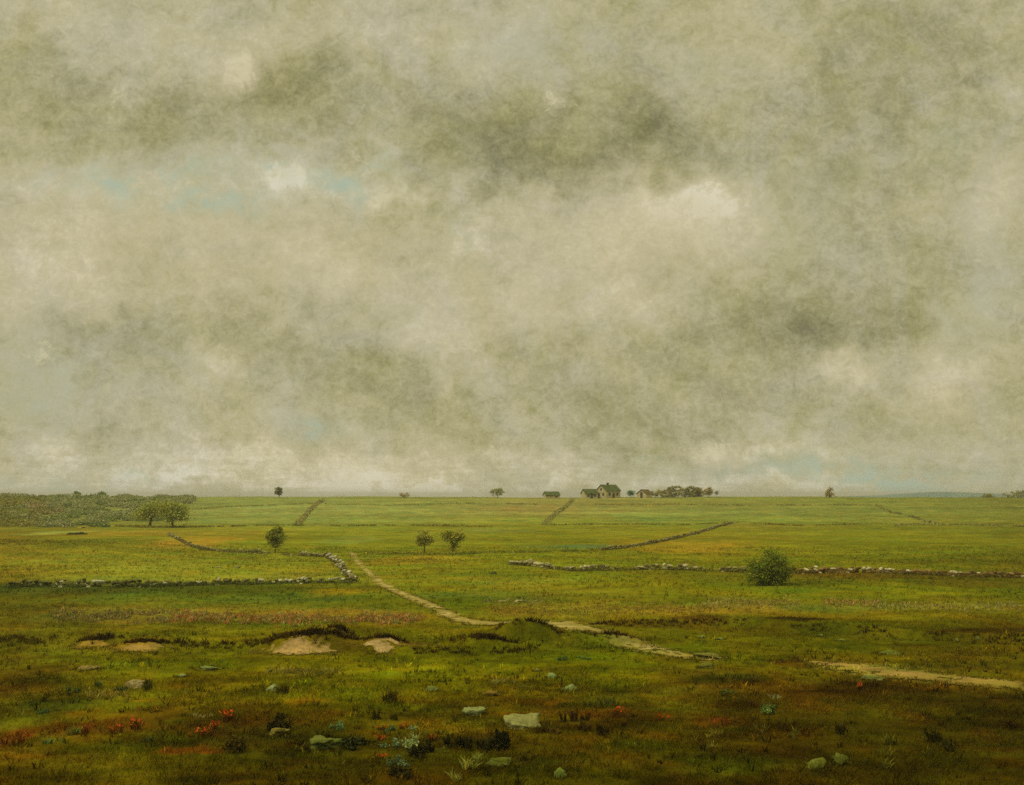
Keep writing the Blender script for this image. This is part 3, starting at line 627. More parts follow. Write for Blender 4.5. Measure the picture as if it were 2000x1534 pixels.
crest(199, 19, 11, 'scrub_tree', 'dark green tree poking above the scrub skyline, wider of two', 'tree', (82, 98, 44), Y=402, trunk=0, n=1100)

# scrub covering the left hillside: one mass
def build_scrub():
    P = []; C = []
    for i in range(520):
        px = rng.uniform(-160, 372); Y = rng.uniform(236, 404)
        if px > 330 and Y < 345: continue
        if px > 215 and Y < 262: continue
        q = on(px, Y); r = rng.uniform(1.0, 2.6) * (1.0 if px > 60 else 1.25)
        n = 190
        d = rng.normal(size=(n, 3)); d /= np.linalg.norm(d, axis=1)[:, None]
        pts = q + d * rng.uniform(.5, 1.05, n)[:, None] * np.array((r * 1.4, r, r * .42)) + np.array((0, 0, r * .22))
        base = (112, 116, 74) if px > 90 else (106, 102, 44)
        u = rng.random()
        if 50 < px < 130 and 285 < Y < 350 and u < .5: base = (124, 112, 74)
        elif u < .15: base = (92, 102, 52)
        elif u < .3: base = (122, 122, 82)
        P.append(pts); C.append(np.tile(lin(base) * rng.uniform(.9, 1.1), (n, 1)) * rng.uniform(.85, 1.15, n)[:, None])
    V, Fc, Cc = leaf_quads(np.vstack(P), .27, np.vstack(C) * 1.6, .5)
    tag(mesh('scrub', V, Fc, M_LEAF, None, Cc), kind='stuff')
build_scrub()

# ------------------------------------------------------------------ hedges and field edges
def hedge(label, pts, hgt, wid, colour, dens=26, leaf=.16, k=1.0, group='hedges between the far fields', name='hedge'):
    W = np.array([at(px, py) for px, py in pts]); seg = np.linalg.norm(np.diff(W[:, :2], axis=0), axis=1); s = np.concatenate([[0], np.cumsum(seg)])
    n = int(s[-1] * dens); t = rng.uniform(0, s[-1], n)
    dens_n = fbm(t / 3., t * 0 + 2, 15, 3); t = t[dens_n > -.17]; n = len(t)
    X = np.interp(t, s, W[:, 0]) + rng.normal(0, wid * .5, n); Y = np.interp(t, s, W[:, 1]) + rng.normal(0, wid * .5, n)
    hh = hgt * (1 + 1.2 * fbm(t / 2., t * 0, 19, 3))
    Z = gz(X, Y) + rng.uniform(0, 1, n) * hh
    tone = (1 + 1.1 * fbm(t / 4., t * 0 + 8, 23, 3)) * rng.uniform(.7, 1.3, n)
    org = W[0]
    V, Fc, C = leaf_quads(np.stack([X, Y, Z], 1) - org, leaf, lin(colour)[None] * tone[:, None] * k * 1.7)
    o = mesh(name, V, Fc, M_LEAF, None, np.clip(C, .004, .5)); o.location = org
    return tag(o, label, 'hedge', group)
hedge('dark hedge climbing the slope to the skyline behind the slim egg-shaped tree', [(578, 1026), (592, 1014), (604, 999), (618, 986), (634, 977)], .6, .65, (118, 114, 66), 55, .2)
hedge('dark hedge climbing to the skyline just below the farmhouse', [(1062, 1026), (1082, 1008), (1104, 992), (1120, 977)], .6, .6, (114, 112, 58), 55, .2)
hedge('faint hedge slanting down the far field under the lone brown skyline bush', [(1712, 988), (1740, 1002), (1786, 1012), (1832, 1025)], .4, .5, (108, 108, 54), 30, .2)
hedge('long thin hedge at the foot of the slope behind the windswept trees', [(216, 1028), (300, 1031), (420, 1030), (540, 1027), (640, 1028), (800, 1027), (960, 1030)], .38, .7, (100, 96, 36), 40)
hedge('long thin hedge at the foot of the slope beneath the farmhouse', [(1060, 1027), (1200, 1025), (1340, 1026), (1432, 1022), (1560, 1028), (1700, 1025)], .35, .7, (98, 98, 34), 34)
hedge('ragged pale hedge at the foot of the slope below the blue ridge', [(1740, 1028), (1800, 1026), (1880, 1026), (2040, 1030)], .4, .8, (112, 108, 56), 40)
hedge('thin broken hedge high on the far field between the scrub and the sloping hedge', [(370, 997), (440, 991), (520, 988), (600, 985), (640, 985)], .35, 1.0, (108, 106, 52), 36)
hedge('thin broken hedge high on the far field below the grove', [(1150, 987), (1300, 986), (1430, 988), (1560, 988), (1700, 987)], .35, 1.0, (108, 104, 48), 36)
hedge('thin broken hedge high on the far field below the grey green skyline bush', [(650, 986), (760, 988), (900, 984), (1050, 986)], .35, 1.0, (110, 110, 58), 30)
hedge('low weedy strip along the meadow behind the path, joining wall corner and two small trees', [(690, 1084), (780, 1083), (850, 1085), (960, 1080), (1080, 1079), (1180, 1074)], .28, .5, (96, 96, 30), 50, .12)

def build_crest_weeds():
    n = 5200; px = rng.uniform(-60, 2060, n); Y = rng.uniform(396, 412, n); X = (px - 1000) / F * Y
    d = fbm(X / 9., X * 0 + 5, 141, 4); k = d > rng.uniform(-.05, .3, n); X, Y, d = X[k], Y[k], d[k]; n = len(X)
    Z = gz(X, Y) + rng.uniform(0, 1, n) ** 1.6 * (.25 + 2.6 * np.clip(d, 0, .5))
    V, Fc, C = leaf_quads(np.stack([X, Y, Z], 1), .16, lin((112, 108, 56))[None] * 1.6 * rng.uniform(.75, 1.25, n)[:, None])
    tag(mesh('weeds', V, Fc, M_LEAF, None, np.clip(C, .004, .5)), kind='stuff')
build_crest_weeds()

# ------------------------------------------------------------------ stone walls
bm = bmesh.new(); bmesh.ops.create_icosphere(bm, subdivisions=2, radius=1)
ICO_V = np.array([v.co[:] for v in bm.verts]); ICO_F = np.array([[v.index for v in f.verts] for f in bm.faces]); bm.free()
bm = bmesh.new(); bmesh.ops.create_icosphere(bm, subdivisions=4, radius=1)
ICO4_V = np.array([v.co[:] for v in bm.verts]); ICO4_F = np.array([[v.index for v in f.verts] for f in bm.faces]); bm.free()
def stone(sx, sy, sz, r=rng, V=ICO_V, rough=.22, oct_=1):
    v = V.copy()
    v = np.sign(v) * np.abs(v) ** .75                      # blocky
    for o in range(oct_):
        for k in range(4):
            d = r.normal(size=3) * (1.4 * 2.1 ** o); v = v * (1 + rough * .6 ** o * .5 * np.sin(V @ d + r.uniform(0, 6)))[:, None]
    for k in range(3):                                     # knocked-off faces
        d = r.normal(size=3); d /= np.linalg.norm(d); c = r.uniform(.6, .85); q = v @ d
        v = v - np.clip(q - c, 0, None)[:, None] * d * .85
    v = v * np.array((sx, sy, sz))
    a = r.uniform(0, 6.28); t = r.normal(0, .12)
    c_, s_ = math.cos(t), math.sin(t); v = v @ np.array([[c_, 0, s_], [0, 1, 0], [-s_, 0, c_]])
    c_, s_ = math.cos(a), math.sin(a); return v @ np.array([[c_, s_, 0], [-s_, c_, 0], [0, 0, 1]])
def stone_wall(label, pts, hgt, size, pale, dark, palefrac, fixed=(), weeds=None, gap=-.19, seed=0):
    r = np.random.default_rng(100 + seed)
    W = np.array([at(px, py) for px, py in pts]); seg = np.linalg.norm(np.diff(W[:, :2], axis=0), axis=1); s = np.concatenate([[0], np.cumsum(seg)])
    pxs = np.array([p_[0] for p_ in pts], float)
    mb = MB(); t = 0; org = W[0]
    while t < s[-1]:
        sz = size * r.uniform(.5, 1.15) if r.random() < .8 else size * r.uniform(1.3, 2.2)
        cx, cy = np.interp(t, s, W[:, 0]), np.interp(t, s, W[:, 1])
        nn = float(fbm(np.array([t / (size * 7)]), np.array([seed * 3.7]), 29, 3)[0])
        if nn > gap:
            hh = hgt * max(.35, 1 + 2.4 * nn) * r.uniform(.8, 1.15); z = 0
            while z < hh:
                zz = min(size * r.uniform(.55, .95), hh)
                X = cx + r.normal(0, size * .25); Y = cy + r.normal(0, size * .25)
                top = z + zz >= hh * .85
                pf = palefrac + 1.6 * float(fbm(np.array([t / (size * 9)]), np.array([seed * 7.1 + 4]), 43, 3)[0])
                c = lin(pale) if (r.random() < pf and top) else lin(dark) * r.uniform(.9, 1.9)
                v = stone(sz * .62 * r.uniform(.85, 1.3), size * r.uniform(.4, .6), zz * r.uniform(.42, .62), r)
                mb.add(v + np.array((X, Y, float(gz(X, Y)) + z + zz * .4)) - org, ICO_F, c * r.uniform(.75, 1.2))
                z += zz * .95
        if r.random() < .16:                                  # tumbled stone in the grass
            fs = size * r.uniform(.3, .6); X = cx + r.normal(0, size); Y = cy - r.uniform(.5, 1.6) * size * 1.6
            mb.add(stone(fs, fs * .8, fs * .5, r) + np.array((X, Y, float(gz(X, Y)) + fs * .1)) - org, ICO_F, lin(pale if r.random() < .5 else dark) * r.uniform(.7, 1.1))
        t += sz * r.uniform(.75, 1.35)
    tl = thing('stone_wall', label, 'stone wall', tuple(org))
    mb.out('stones', M_STONE, tl)
    if weeds is not None:
        col, dn, hw, off = weeds
        n = int(s[-1] * dn); tt = r.uniform(0, s[-1], n); X = np.interp(tt, s, W[:, 0]) + r.normal(0, .12, n); Y = np.interp(tt, s, W[:, 1]) - off + r.normal(0, off * .8, n)
        keep = fbm(tt / 1.5, tt * 0 + 5, 83, 3) > -.16
        X, Y, tt = X[keep], Y[keep], tt[keep]; n = len(X)
        Z = gz(X, Y) + r.uniform(0, hw, n)
        V, Fc, C = leaf_quads(np.stack([X, Y, Z], 1) - org, .08, lin(col)[None] * 1.6 * ((1 + 1.4 * fbm(tt / 2, tt * 0, 87, 3)) * r.uniform(.6, 1.4, n))[:, None])
        tag(mesh('weeds', V, Fc, M_LEAF, tl, np.clip(C, .003, .5)), kind='stuff')
    return tl
PALE = (176, 172, 142); GREY = (104, 98, 62)
stone_wall('long low wall of pale tumbled stones with dark weeds at its foot, in front of the ochre pasture', [(20, 1146), (80, 1145), (150, 1146), (230, 1147), (330, 1145), (430, 1142), (520, 1141), (600, 1139), (688, 1139)], .30, .42, PALE, (84, 82, 40), .42, weeds=((66, 72, 30), 130, .26, .6), seed=1)
stone_wall('short stretch of stone wall turning the corner away from the path end', [(690, 1138), (676, 1122), (664, 1106), (652, 1096), (638, 1088)], .36, .36, PALE, (96, 90, 52), .5, weeds=((74, 72, 26), 120, .35, .2), seed=2)
stone_wall('winding grey wall curving from the windswept trees to the wall corner', [(330, 1046), (352, 1056), (374, 1067), (400, 1075), (450, 1079), (520, 1082), (560, 1085), (610, 1087), (642, 1089)], .26, .34, (146, 142, 100), (112, 106, 62), .3, weeds=((92, 86, 34), 100, .4, .25), seed=3)
stone_wall('long stone wall crossing the meadow from its middle to the round bush', [(1000, 1103), (1040, 1106), (1080, 1112), (1120, 1116), (1180, 1115), (1260, 1113), (1340, 1114), (1400, 1116), (1460, 1119)], .34, .42, (164, 156, 118), (100, 92, 54), .4, weeds=((88, 84, 30), 120, .32, .4), seed=4)
stone_wall('reddish weedy stone wall with a pale stone heap, running off beyond the round bush', [(1545, 1121), (1600, 1120), (1640, 1119), (1690, 1119), (1740, 1120), (1800, 1123), (1880, 1126), (1960, 1128), (2060, 1130)], .32, .42, (180, 172, 138), (98, 78, 42), .32, weeds=((88, 74, 28), 130, .32, .45), seed=5)
stone_wall('mossy dark wall slanting uphill below the farm buildings', [(1176, 1075), (1220, 1071), (1250, 1066), (1290, 1059), (1330, 1050), (1366, 1041), (1400, 1030), (1430, 1023)], .28, .40, (134, 126, 82), (108, 102, 56), .3, weeds=((92, 86, 34), 60, .4, .3), seed=6)

# ------------------------------------------------------------------ farm on the crest
def roof_prism(mb, x0, x1, y0, y1, z0, z1, over=.25, thick=.14):
    """gable roof, ridge along x, as a shell with thickness"""
    x0 -= over; x1 += over; ym = (y0 + y1) / 2; sl = (z1 - z0) / (ym - y0)
    ya, yb, za = y0 - over, y1 + over, z0 - over * sl
    V = []
    for x in (x0, x1):
        V += [(x, ya, za), (x, ym, z1), (x, yb, za), (x, ya, za + thick), (x, ym, z1 + thick * 1.2), (x, yb, za + thick)]
    Fc = [(0, 1, 7, 6), (1, 2, 8, 7), (3, 9, 10, 4), (4, 10, 11, 5), (0, 6, 9, 3), (2, 5, 11, 8), (0, 3, 4, 1), (1, 4, 5, 2), (6, 7, 10, 9), (7, 8, 11, 10)]
    mb.add(V, Fc)
def house(name, label, px, Y, rz, l, d, eave, ridge, roofm, wins, door=None, chim=None, cat='house'):
    t = thing(name, label, cat, tuple(on(px, Y) - np.array((0, 0, .05))), rz)
    mb = MB(); x0, x1, y0, y1 = -l / 2, l / 2, -d / 2, d / 2
    V = [(x, y, z) for x in (x0, x1) for y, z in ((y0, -.3), (y1, -.3), (y1, eave), (0, ridge - .02), (y0, eave))]
    Vq = V
    mb2_F = [(0, 5, 9, 4), (1, 2, 7, 6), (0, 4, 2, 1), (4, 3, 3, 2), (5, 6, 7, 9), (9, 7, 8, 8)]
    bmx = bmesh.new(); vs = [bmx.verts.new(v) for v in V]
    for f in ((0, 5, 9, 4), (1, 2, 7, 6), (0, 4, 3, 2, 1), (5, 6, 7, 8, 9), (4, 9, 8, 3), (2, 3, 8, 7), (0, 1, 6, 5)): bmx.faces.new([vs[i] for i in f])
    bmesh.ops.recalc_face_normals(bmx, faces=bmx.faces)
    me = bpy.data.meshes.new('wall'); bmx.to_mesh(me); bmx.free(); me.materials.append(M_WALLP)
    wo = bpy.data.objects.new('wall', me); COL.objects.link(wo); wo.parent = t
    rm = MB(); roof_prism(rm, x0, x1, y0, y1, eave + .04, ridge + .06); ro = rm.out('roof', roofm, t)
    if chim is not None:
        cm = MB(); cx = chim; cm.box(cx - .3, cx + .3, -.3, .3, ridge - .4, ridge + .75); cm.box(cx - .36, cx + .36, -.36, .36, ridge + .75, ridge + .87); cm.out('chimney', M_BRICK, ro)
    for (face, a, z, ww, hh) in wins:
        w = MB(); g = MB()
        if face == 'front': w.box(a - ww / 2 - .07, a + ww / 2 + .07, y0 - .05, y0 - .003, z - hh / 2 - .07, z + hh / 2 + .07); g.box(a - ww / 2, a + ww / 2, y0 - .07, y0 - .052, z - hh / 2, z + hh / 2)
        else: w.box(x0 - .05, x0 - .003, a - ww / 2 - .07, a + ww / 2 + .07, z - hh / 2 - .07, z + hh / 2 + .07); g.box(x0 - .07, x0 - .052, a - ww / 2, a + ww / 2, z - hh / 2, z + hh / 2)
        wi = w.out('window', M_WOOD, t); g.out('pane', M_GLASS, wi)
    if door is not None:
        dm = MB(); face, a = door
        if face == 'front': dm.box(a - .5, a + .5, y0 - .06, y0 - .003, 0, 1.95)
        else: dm.box(x0 - .06, x0 - .003, a - .5, a + .5, 0, 1.95)
        dm.out('door', M_WOOD, t)
    return t
house('farmhouse', 'pale farmhouse with steep mossy green roof and a chimney on the skyline', 1188, 398, R(38), 7.0, 5.4, 2.7, 4.7, M_ROOF, [('front', -1.9, 1.5, .8, 1.0), ('front', 1.9, 1.5, .8, 1.0), ('gable', -1.1, 1.4, .7, .9), ('gable', 1.1, 1.4, .7, .9), ('gable', 0, 3.2, .6, .7)], ('front', .1), -.3)
house('cottage', 'small low cottage with green roof tucked against the farmhouse', 1151, 396, R(20), 4.8, 3.8, 1.75, 3.2, M_ROOF, [('front', -1.2, 1.05, .6, .7), ('front', 1.3, 1.05, .6, .7)], ('front', .1))
house('farm_shed', 'low green roofed shed alone on the skyline, apart from the farmhouse', 1077, 400, R(14), 5.2, 3.8, 1.2, 2.35, M_ROOF, [('front', 1.4, .75, .6, .5)], None, cat='shed')
house('field_barn', 'little barn with a brown roof between the blue green bush and the grove', 1259, 397, R(52), 4.4, 3.9, 1.5, 2.9, M_ROOFB, [('gable', 0, 1.9, .5, .5)], ('gable', 0), cat='barn')

# ------------------------------------------------------------------ rocks
RIMS = []
def rock(px, py, pw, ph, colour, label, group=None, flat=1.0, depth=.9):
    p = at(px, py + ph * .42); m = mpp(p[1]); w = pw * m / 2; h = ph * m
    # a stone seen from above shows its depth too
    down = (EYE - p[2]) / p[1]
    sz = max(h * .62, .05); sy = max(w * depth, h * .6)
    sy = min(sy, max(h * .55 / max(down, .06), w * .35))
    r = np.random.default_rng(int(px * 7 + py))
    v = stone(1, 1, 1, r, ICO4_V, .3, 4); v = v / np.abs(v).max(0) * np.array((w, sy, sz))
    v[:, 2] += sz * .24 * flat; RIMS.append((p[0], p[1] + sy * .6, w, sy))
    v[:, 1] += sy * .6
    c = lin(colour)[None] * (1 + .5 * fbm(v[:, 0] / (w * .5) + 3, v[:, 2] / (sz * .6) + v[:, 1] / w, 7, 3))[:, None] * K * 1.05 * np.array((1, 1, .72))
    o = mesh('rock', v, ICO4_F, M_BOULDER, None, np.clip(c, .01, .7), True); o.location = p
    return tag(o, label, 'rock', group)
TEAL = (134, 142, 100); MOSS = (104, 112, 58); TAN = (140, 122, 76); PINK = (156, 142, 108)
for a in [
 (265, 1335, 52, 26, PINK, 'pinkish grey boulder half sunk in the turf, ringed by dark leaves'),
 (528, 1344, 28, 18, (140, 150, 112), 'pale blue grey stone with a dark hollow beside it, alone on the green turf'),
 (627, 1454, 92, 30, (96, 104, 50), 'long mossy green boulder among the dark plants near the red heath'),
 (539, 1430, 54, 22, (118, 108, 52), 'low olive stone with pale crumbling top just above the long mossy boulder'),
 (405, 1304, 54, 12, (120, 132, 84), 'flat grey green slab lying in the turf below the large sand mound'),
 (355, 1320, 26, 8, (122, 136, 96), 'tiny bluish flat stone below the flat grey green slab'),
 (165, 1304, 50, 13, TAN, 'flat tan stone below the small ochre sand mound'),
 (841, 1345, 32, 14, (108, 118, 72), 'dull grey green stone alone in the grass above the pair of big slabs'),
 (925, 1391, 50, 20, TEAL, 'smaller grey slab lying right against the largest slab'),
 (1012, 1408, 100, 36, (140, 140, 96), 'largest pale grey slab in the heath, broad and sloping'),
 (1080, 1320, 22, 12, (130, 146, 100), 'small leaning pale stone, higher of two on the green turf'),
 (1115, 1343, 40, 18, (130, 144, 98), 'pale grey green stone below the small leaning stone'),
 (1051, 1309, 15, 7, (112, 128, 76), 'tiny pale pebble stone above the small leaning stone'),
 (960, 1354, 46, 12, (124, 100, 46), 'flat brown stone under the pale grass sprigs'),
 (982, 1490, 70, 18, (84, 90, 34), 'mossy boulder almost hidden in dark heath, by the yellow green fronds'),
 (1092, 1510, 34, 22, (96, 108, 50), 'squarish mossy stone at the edge of the dark heath'),
 (1370, 1244, 16, 7, (120, 130, 72), 'small pale stone by the path bend, first of a close pair'),
 (1407, 1247, 18, 7, (112, 122, 66), 'duller pale stone of the close pair by the path bend'),
 (1604, 1241, 17, 9, (112, 120, 58), 'upright pale stone under the dark bank edge'),
 (1645, 1250, 18, 7, (110, 118, 56), 'low pale stone a step from the upright one under the bank'),
 (1871, 1249, 20, 8, (120, 132, 74), 'pale oval stone under the far end of the dark bank'),
 (1911, 1246, 15, 7, (104, 110, 56), 'faint small stone right beside the pale oval one'),
 (1740, 1274, 48, 12, (100, 108, 46), 'grey green ledge stone in the grass above the sandy track'),
 (1388, 1282, 66, 13, (110, 108, 54), 'long flat pale slab just past the end of the path'),
 (1380, 1301, 36, 12, (98, 96, 44), 'dull flat stone below the long flat pale slab'),
 (1708, 1324, 66, 17, (126, 130, 72), 'wedge of pale rock against the sandy track'),
 (1594, 1492, 46, 28, (104, 108, 44), 'rounded yellow green mossy boulder, paler of two in the dark heath'),
 (1642, 1484, 38, 28, (84, 90, 36), 'duller mossy boulder touching the rounded yellow green one'),
 (965, 1118, 20, 9, (66, 72, 44), 'small dark blue grey stone in the meadow near the start of the long wall'),
 (150, 1041, 46, 8, (150, 154, 96), 'smooth pale hump of rock at the top of the ochre pasture'),
 (160, 1030, 24, 4, (186, 172, 110), 'thin cream stone above the smooth pale hump'),
 (426, 1107, 14, 5, (160, 158, 108), 'small whitish stone in the pasture above the long low wall'),
 (462, 1107, 16, 7, (132, 140, 88), 'small grey green stone beside the whitish one in the pasture'),
 (1145, 1112, 20, 8, (178, 172, 130), 'rounded cream stone standing proud of the long meadow wall'),
 (1668, 1113, 24, 10, (196, 188, 154), 'big whitish stone of the heap on the weedy wall'),
 (1644, 1117, 18, 6, (178, 168, 128), 'flat whitish stone at the bush end of the stone heap'),
 (1704, 1116, 14, 6, (182, 172, 134), 'small whitish stone beyond the big one of the heap'),
 (980, 1175, 16, 5, (176, 168, 120), 'white pebble stone leading the short row in the meadow beside the path'),
 (1012, 1174, 20, 6, (180, 174, 130), 'biggest white stone of the short row in the meadow beside the path'),
 (1046, 1174, 12, 4, (164, 156, 108), 'last and dullest white stone of the short meadow row'),
]: rock(*a)

# ------------------------------------------------------------------ plants near the viewer
def blades(base, n, h, spread, lean, colour, wid, r, drop=0.0):
    """n curved blades from around base; returns V, F(quads), C"""
    a = r.uniform(0, 2 * math.pi, n); rr = spread * np.sqrt(r.uniform(0, 1, n)) * .6
    b = np.stack([rr * np.cos(a), rr * np.sin(a), np.zeros(n)], 1)
    a2 = a + r.normal(0, .7, n); out = np.stack([np.cos(a2), np.sin(a2), np.zeros(n)], 1)
    hh = (h * r.uniform(.5, 1.15, n))[:, None]; ln = (lean * r.uniform(.3, 1.3, n))[:, None] * hh
    up = np.array((0, 0, 1.))
    p1 = b + out * ln * .35 + up * hh * .6; p2 = b + out * ln + up * hh * (1 - drop)
    a3 = r.uniform(0, math.pi, n); s = np.stack([np.cos(a3), np.sin(a3), np.zeros(n)], 1) * (wid * r.uniform(.6, 1.4, n))[:, None]
    V = np.stack([b - s, b + s, p1 + s * .8, p1 - s * .8, p2 + s * .15, p2 - s * .15], 1).reshape(-1, 3) + base
    i = np.arange(n)[:, None] * 6
    Fc = np.concatenate([i + np.array([[0, 1, 2, 3]]), i + np.array([[3, 2, 4, 5]])])
    c = lin(colour)[None] * r.uniform(.55, 1.4, n)[:, None] * (1 + np.array((.2, 0, -.2)) * r.normal(0, .7, n)[:, None])
    return V, Fc, np.repeat(np.clip(c, .001, .6), 6, 0)
def plant(name, px, py, pw, ph, colour, label, group=None, n=70, flower=None, kind='blade', lean=.5):
    p = at(px, py + ph / 2); m = mpp(p[1]); w = pw * m / 2; h = ph * m * .95
    r = np.random.default_rng(int(px * 13 + py * 3))
    t = thing(name, label, 'plant', tuple(p), 0, group)
    g = ground_colour(np.array([p[0]]), np.array([p[1]]))[0]
    def mixed(C): return np.clip(C * .84 * 1.3 + g * .16, .001, .7)
    mb = MB(); nl = r.integers(3, 6)
    for k in range(nl):
        ox, oy = r.normal(0, w * .55), r.normal(0, w * .6); hk = h * r.uniform(.45, 1.05) * (1 - .35 * min(1, abs(ox) / w)); wk = w * r.uniform(.35, .75)
        o = np.array((ox, oy, float(gz(p[0] + ox, p[1] + oy)) - p[2]))
        if kind == 'blade':
            V, Fc, C = blades(o, max(8, n // nl), hk, wk, lean * r.uniform(.7, 1.6), colour, max(.008, h * .04), r); mb.add(V, Fc, mixed(C))
        else:
            q = r.normal(size=(n, 3)); q /= np.linalg.norm(q, axis=1)[:, None]
            q = q * (r.uniform(.2, 1.1, n) ** .8)[:, None] * np.array((wk, wk, hk * .5)) + o + np.array((0, 0, hk * .42)); q[:, 2] = np.maximum(q[:, 2], o[2] + .02)
            V, Fc, C = leaf_quads(q, h * .12, lin(colour)[None] * r.uniform(.45, 1.55, n)[:, None] * r.uniform(.75, 1.3), 0, r); mb.add(V, Fc, mixed(C))
            V, Fc, C = blades(o, 10, hk * 1.1, wk, .6, colour, h * .022, r); mb.add(V, Fc, mixed(C))
    mb.out('foliage', M_LEAF, t)
    if flower is not None:
        k = max(16, n // 2); f = np.stack([r.normal(0, w * .6, k), r.normal(0, w * .45, k), h * r.uniform(.45, 1.0, k)], 1)
        V, Fc, C = leaf_quads(f, max(.025, h * .13), lin(flower)[None] * 1.05 * r.uniform(.5, 1.4, k)[:, None], .0, r)
        mesh('blossom', V, Fc, M_LEAF, t, np.clip(C, .003, .7))
    return t
RED = (206, 84, 34); RUST = (176, 84, 34)
for a in [
 (229, 1421, 22, 24, (96, 58, 20), 'rusty flowering clump, left of the bright orange one under the pink boulder', RUST),
 (266, 1414, 36, 26, (104, 66, 20), 'wide bright orange flowering clump under the pinkish boulder', (200, 92, 34)),
 (444, 1397, 24, 26, (84, 52, 16), 'orange red flowering clump beside the cream grass sprig', RED),
 (419, 1417, 14, 18, (80, 52, 16), 'thin red flowering sprig just below the orange red clump', (190, 80, 32)),
 (395, 1430, 36, 22, (88, 56, 16), 'spreading orange red clump above the rusty earth strip', RED),
 (168, 1424, 28, 20, (92, 52, 18), 'dull red clump next to the light green spiky plant', (160, 70, 32)),
 (38, 1440, 44, 26, (92, 52, 20), 'brownish red heath clump at the outer corner of the turf', (134, 66, 30)),
 (748, 1421, 26, 10, (70, 44, 14), 'scarlet flowering sprig, topmost of three beside the pale green tuft', (226, 72, 34)),
 (741, 1441, 24, 12, (66, 40, 12), 'scarlet flowering sprig, middle one of three beside the pale green tuft', (232, 76, 34)),
 (744, 1477, 24, 12, (60, 36, 12), 'scarlet flowering sprig beside the blue green leafy clump in the dark heath', (230, 70, 32)),
 (790, 1417, 20, 12, (72, 46, 14), 'small red sprig right above the pale green tuft', (200, 72, 32)),
 (845, 1440, 18, 16, (66, 40, 12), 'dark red clump between the pale green tuft and dark tussocks', (150, 62, 28)),
 (1210, 1390, 26, 22, (88, 52, 14), 'red orange clump behind the brown tussocks, near the largest slab', (178, 66, 28)),
 (1297, 1400, 30, 16, (90, 58, 16), 'red flowering clump at the edge of the olive heath', (186, 64, 28)),
 (1405, 1409, 26, 16, (80, 44, 14), 'dull red clump beside the yellow sprigs in the dark heath', (160, 60, 26)),
 (1680, 1340, 10, 18, (70, 40, 12), 'single orange stalk below the pale rock wedge', (190, 98, 44)),
]: plant('flowering_heath', *a[:6], None, 60, a[6], 'blade', .45)
DK = (44, 42, 16)
for a in [
 (681, 1440, 46, 40, (44, 48, 22), 'dark bushy clump against the long mossy boulder'),
 (804, 1462, 46, 36, DK, 'dark leafy clump under the pale green tuft'),
 (834, 1454, 22, 34, DK, 'narrow leaning dark tussock beside the pale green tuft'),
 (867, 1436, 14, 36, (40, 42, 16), 'thin dark upright tussock, first in the row before the slabs'),
 (902, 1444, 32, 34, (36, 36, 14), 'ragged black green tussock in the row before the slabs'),
 (949, 1444, 26, 36, (58, 56, 20), 'greyish dark tussock in the row before the slabs'),
 (985, 1440, 42, 44, (30, 32, 12), 'blackest and widest tussock right in front of the largest slab'),
 (772, 1503, 54, 34, (40, 40, 14), 'dark sprawling clump below the blue green leaves'),
 (1072, 1421, 56, 22, (60, 42, 14), 'low brown tussock at the tip of the largest slab'),
 (765, 1356, 34, 34, (82, 72, 14), 'olive tussock standing alone on the open green turf'),
 (745, 1387, 30, 34, (66, 62, 16), 'dark olive tussock just below the lone olive one'),
 (1115, 1394, 36, 30, (62, 44, 14), 'brown tussock behind the tip of the largest slab'),
 (1176, 1420, 20, 32, (54, 42, 12), 'upright brown tussock beyond the low brown one'),
 (1140, 1415, 24, 22, (66, 48, 14), 'middling brown tussock between two taller ones past the slab'),
 (545, 1405, 44, 34, (50, 44, 12), 'dark tussock above the low olive stone'),
 (470, 1440, 60, 44, (60, 50, 14), 'broad dark brown tussock below the orange red clump'),
 (292, 1335, 26, 26, (62, 60, 18), 'dark leaves on the shaded side of the pinkish boulder'),
 (236, 1340, 22, 26, (58, 74, 40), 'blue green leaves on the lit side of the pinkish boulder'),
 (556, 1344, 30, 24, (58, 44, 12), 'dark brown tussock right beside the pale blue grey stone'),
 (1560, 1212, 44, 10, (44, 36, 14), 'blackish tussock on the lip of the dark bank'),
 (1640, 1420, 30, 26, (48, 40, 10), 'small dark brown clump deep in the heath beyond the yellow sprigs'),
 (1830, 1440, 60, 30, (40, 38, 10), 'dark spreading clump beside the yellow green leaning plant'),
]: plant('heath_tussock', *a[:6], None, 120, None, 'bush' if a[2] > 40 else 'blade', .35)
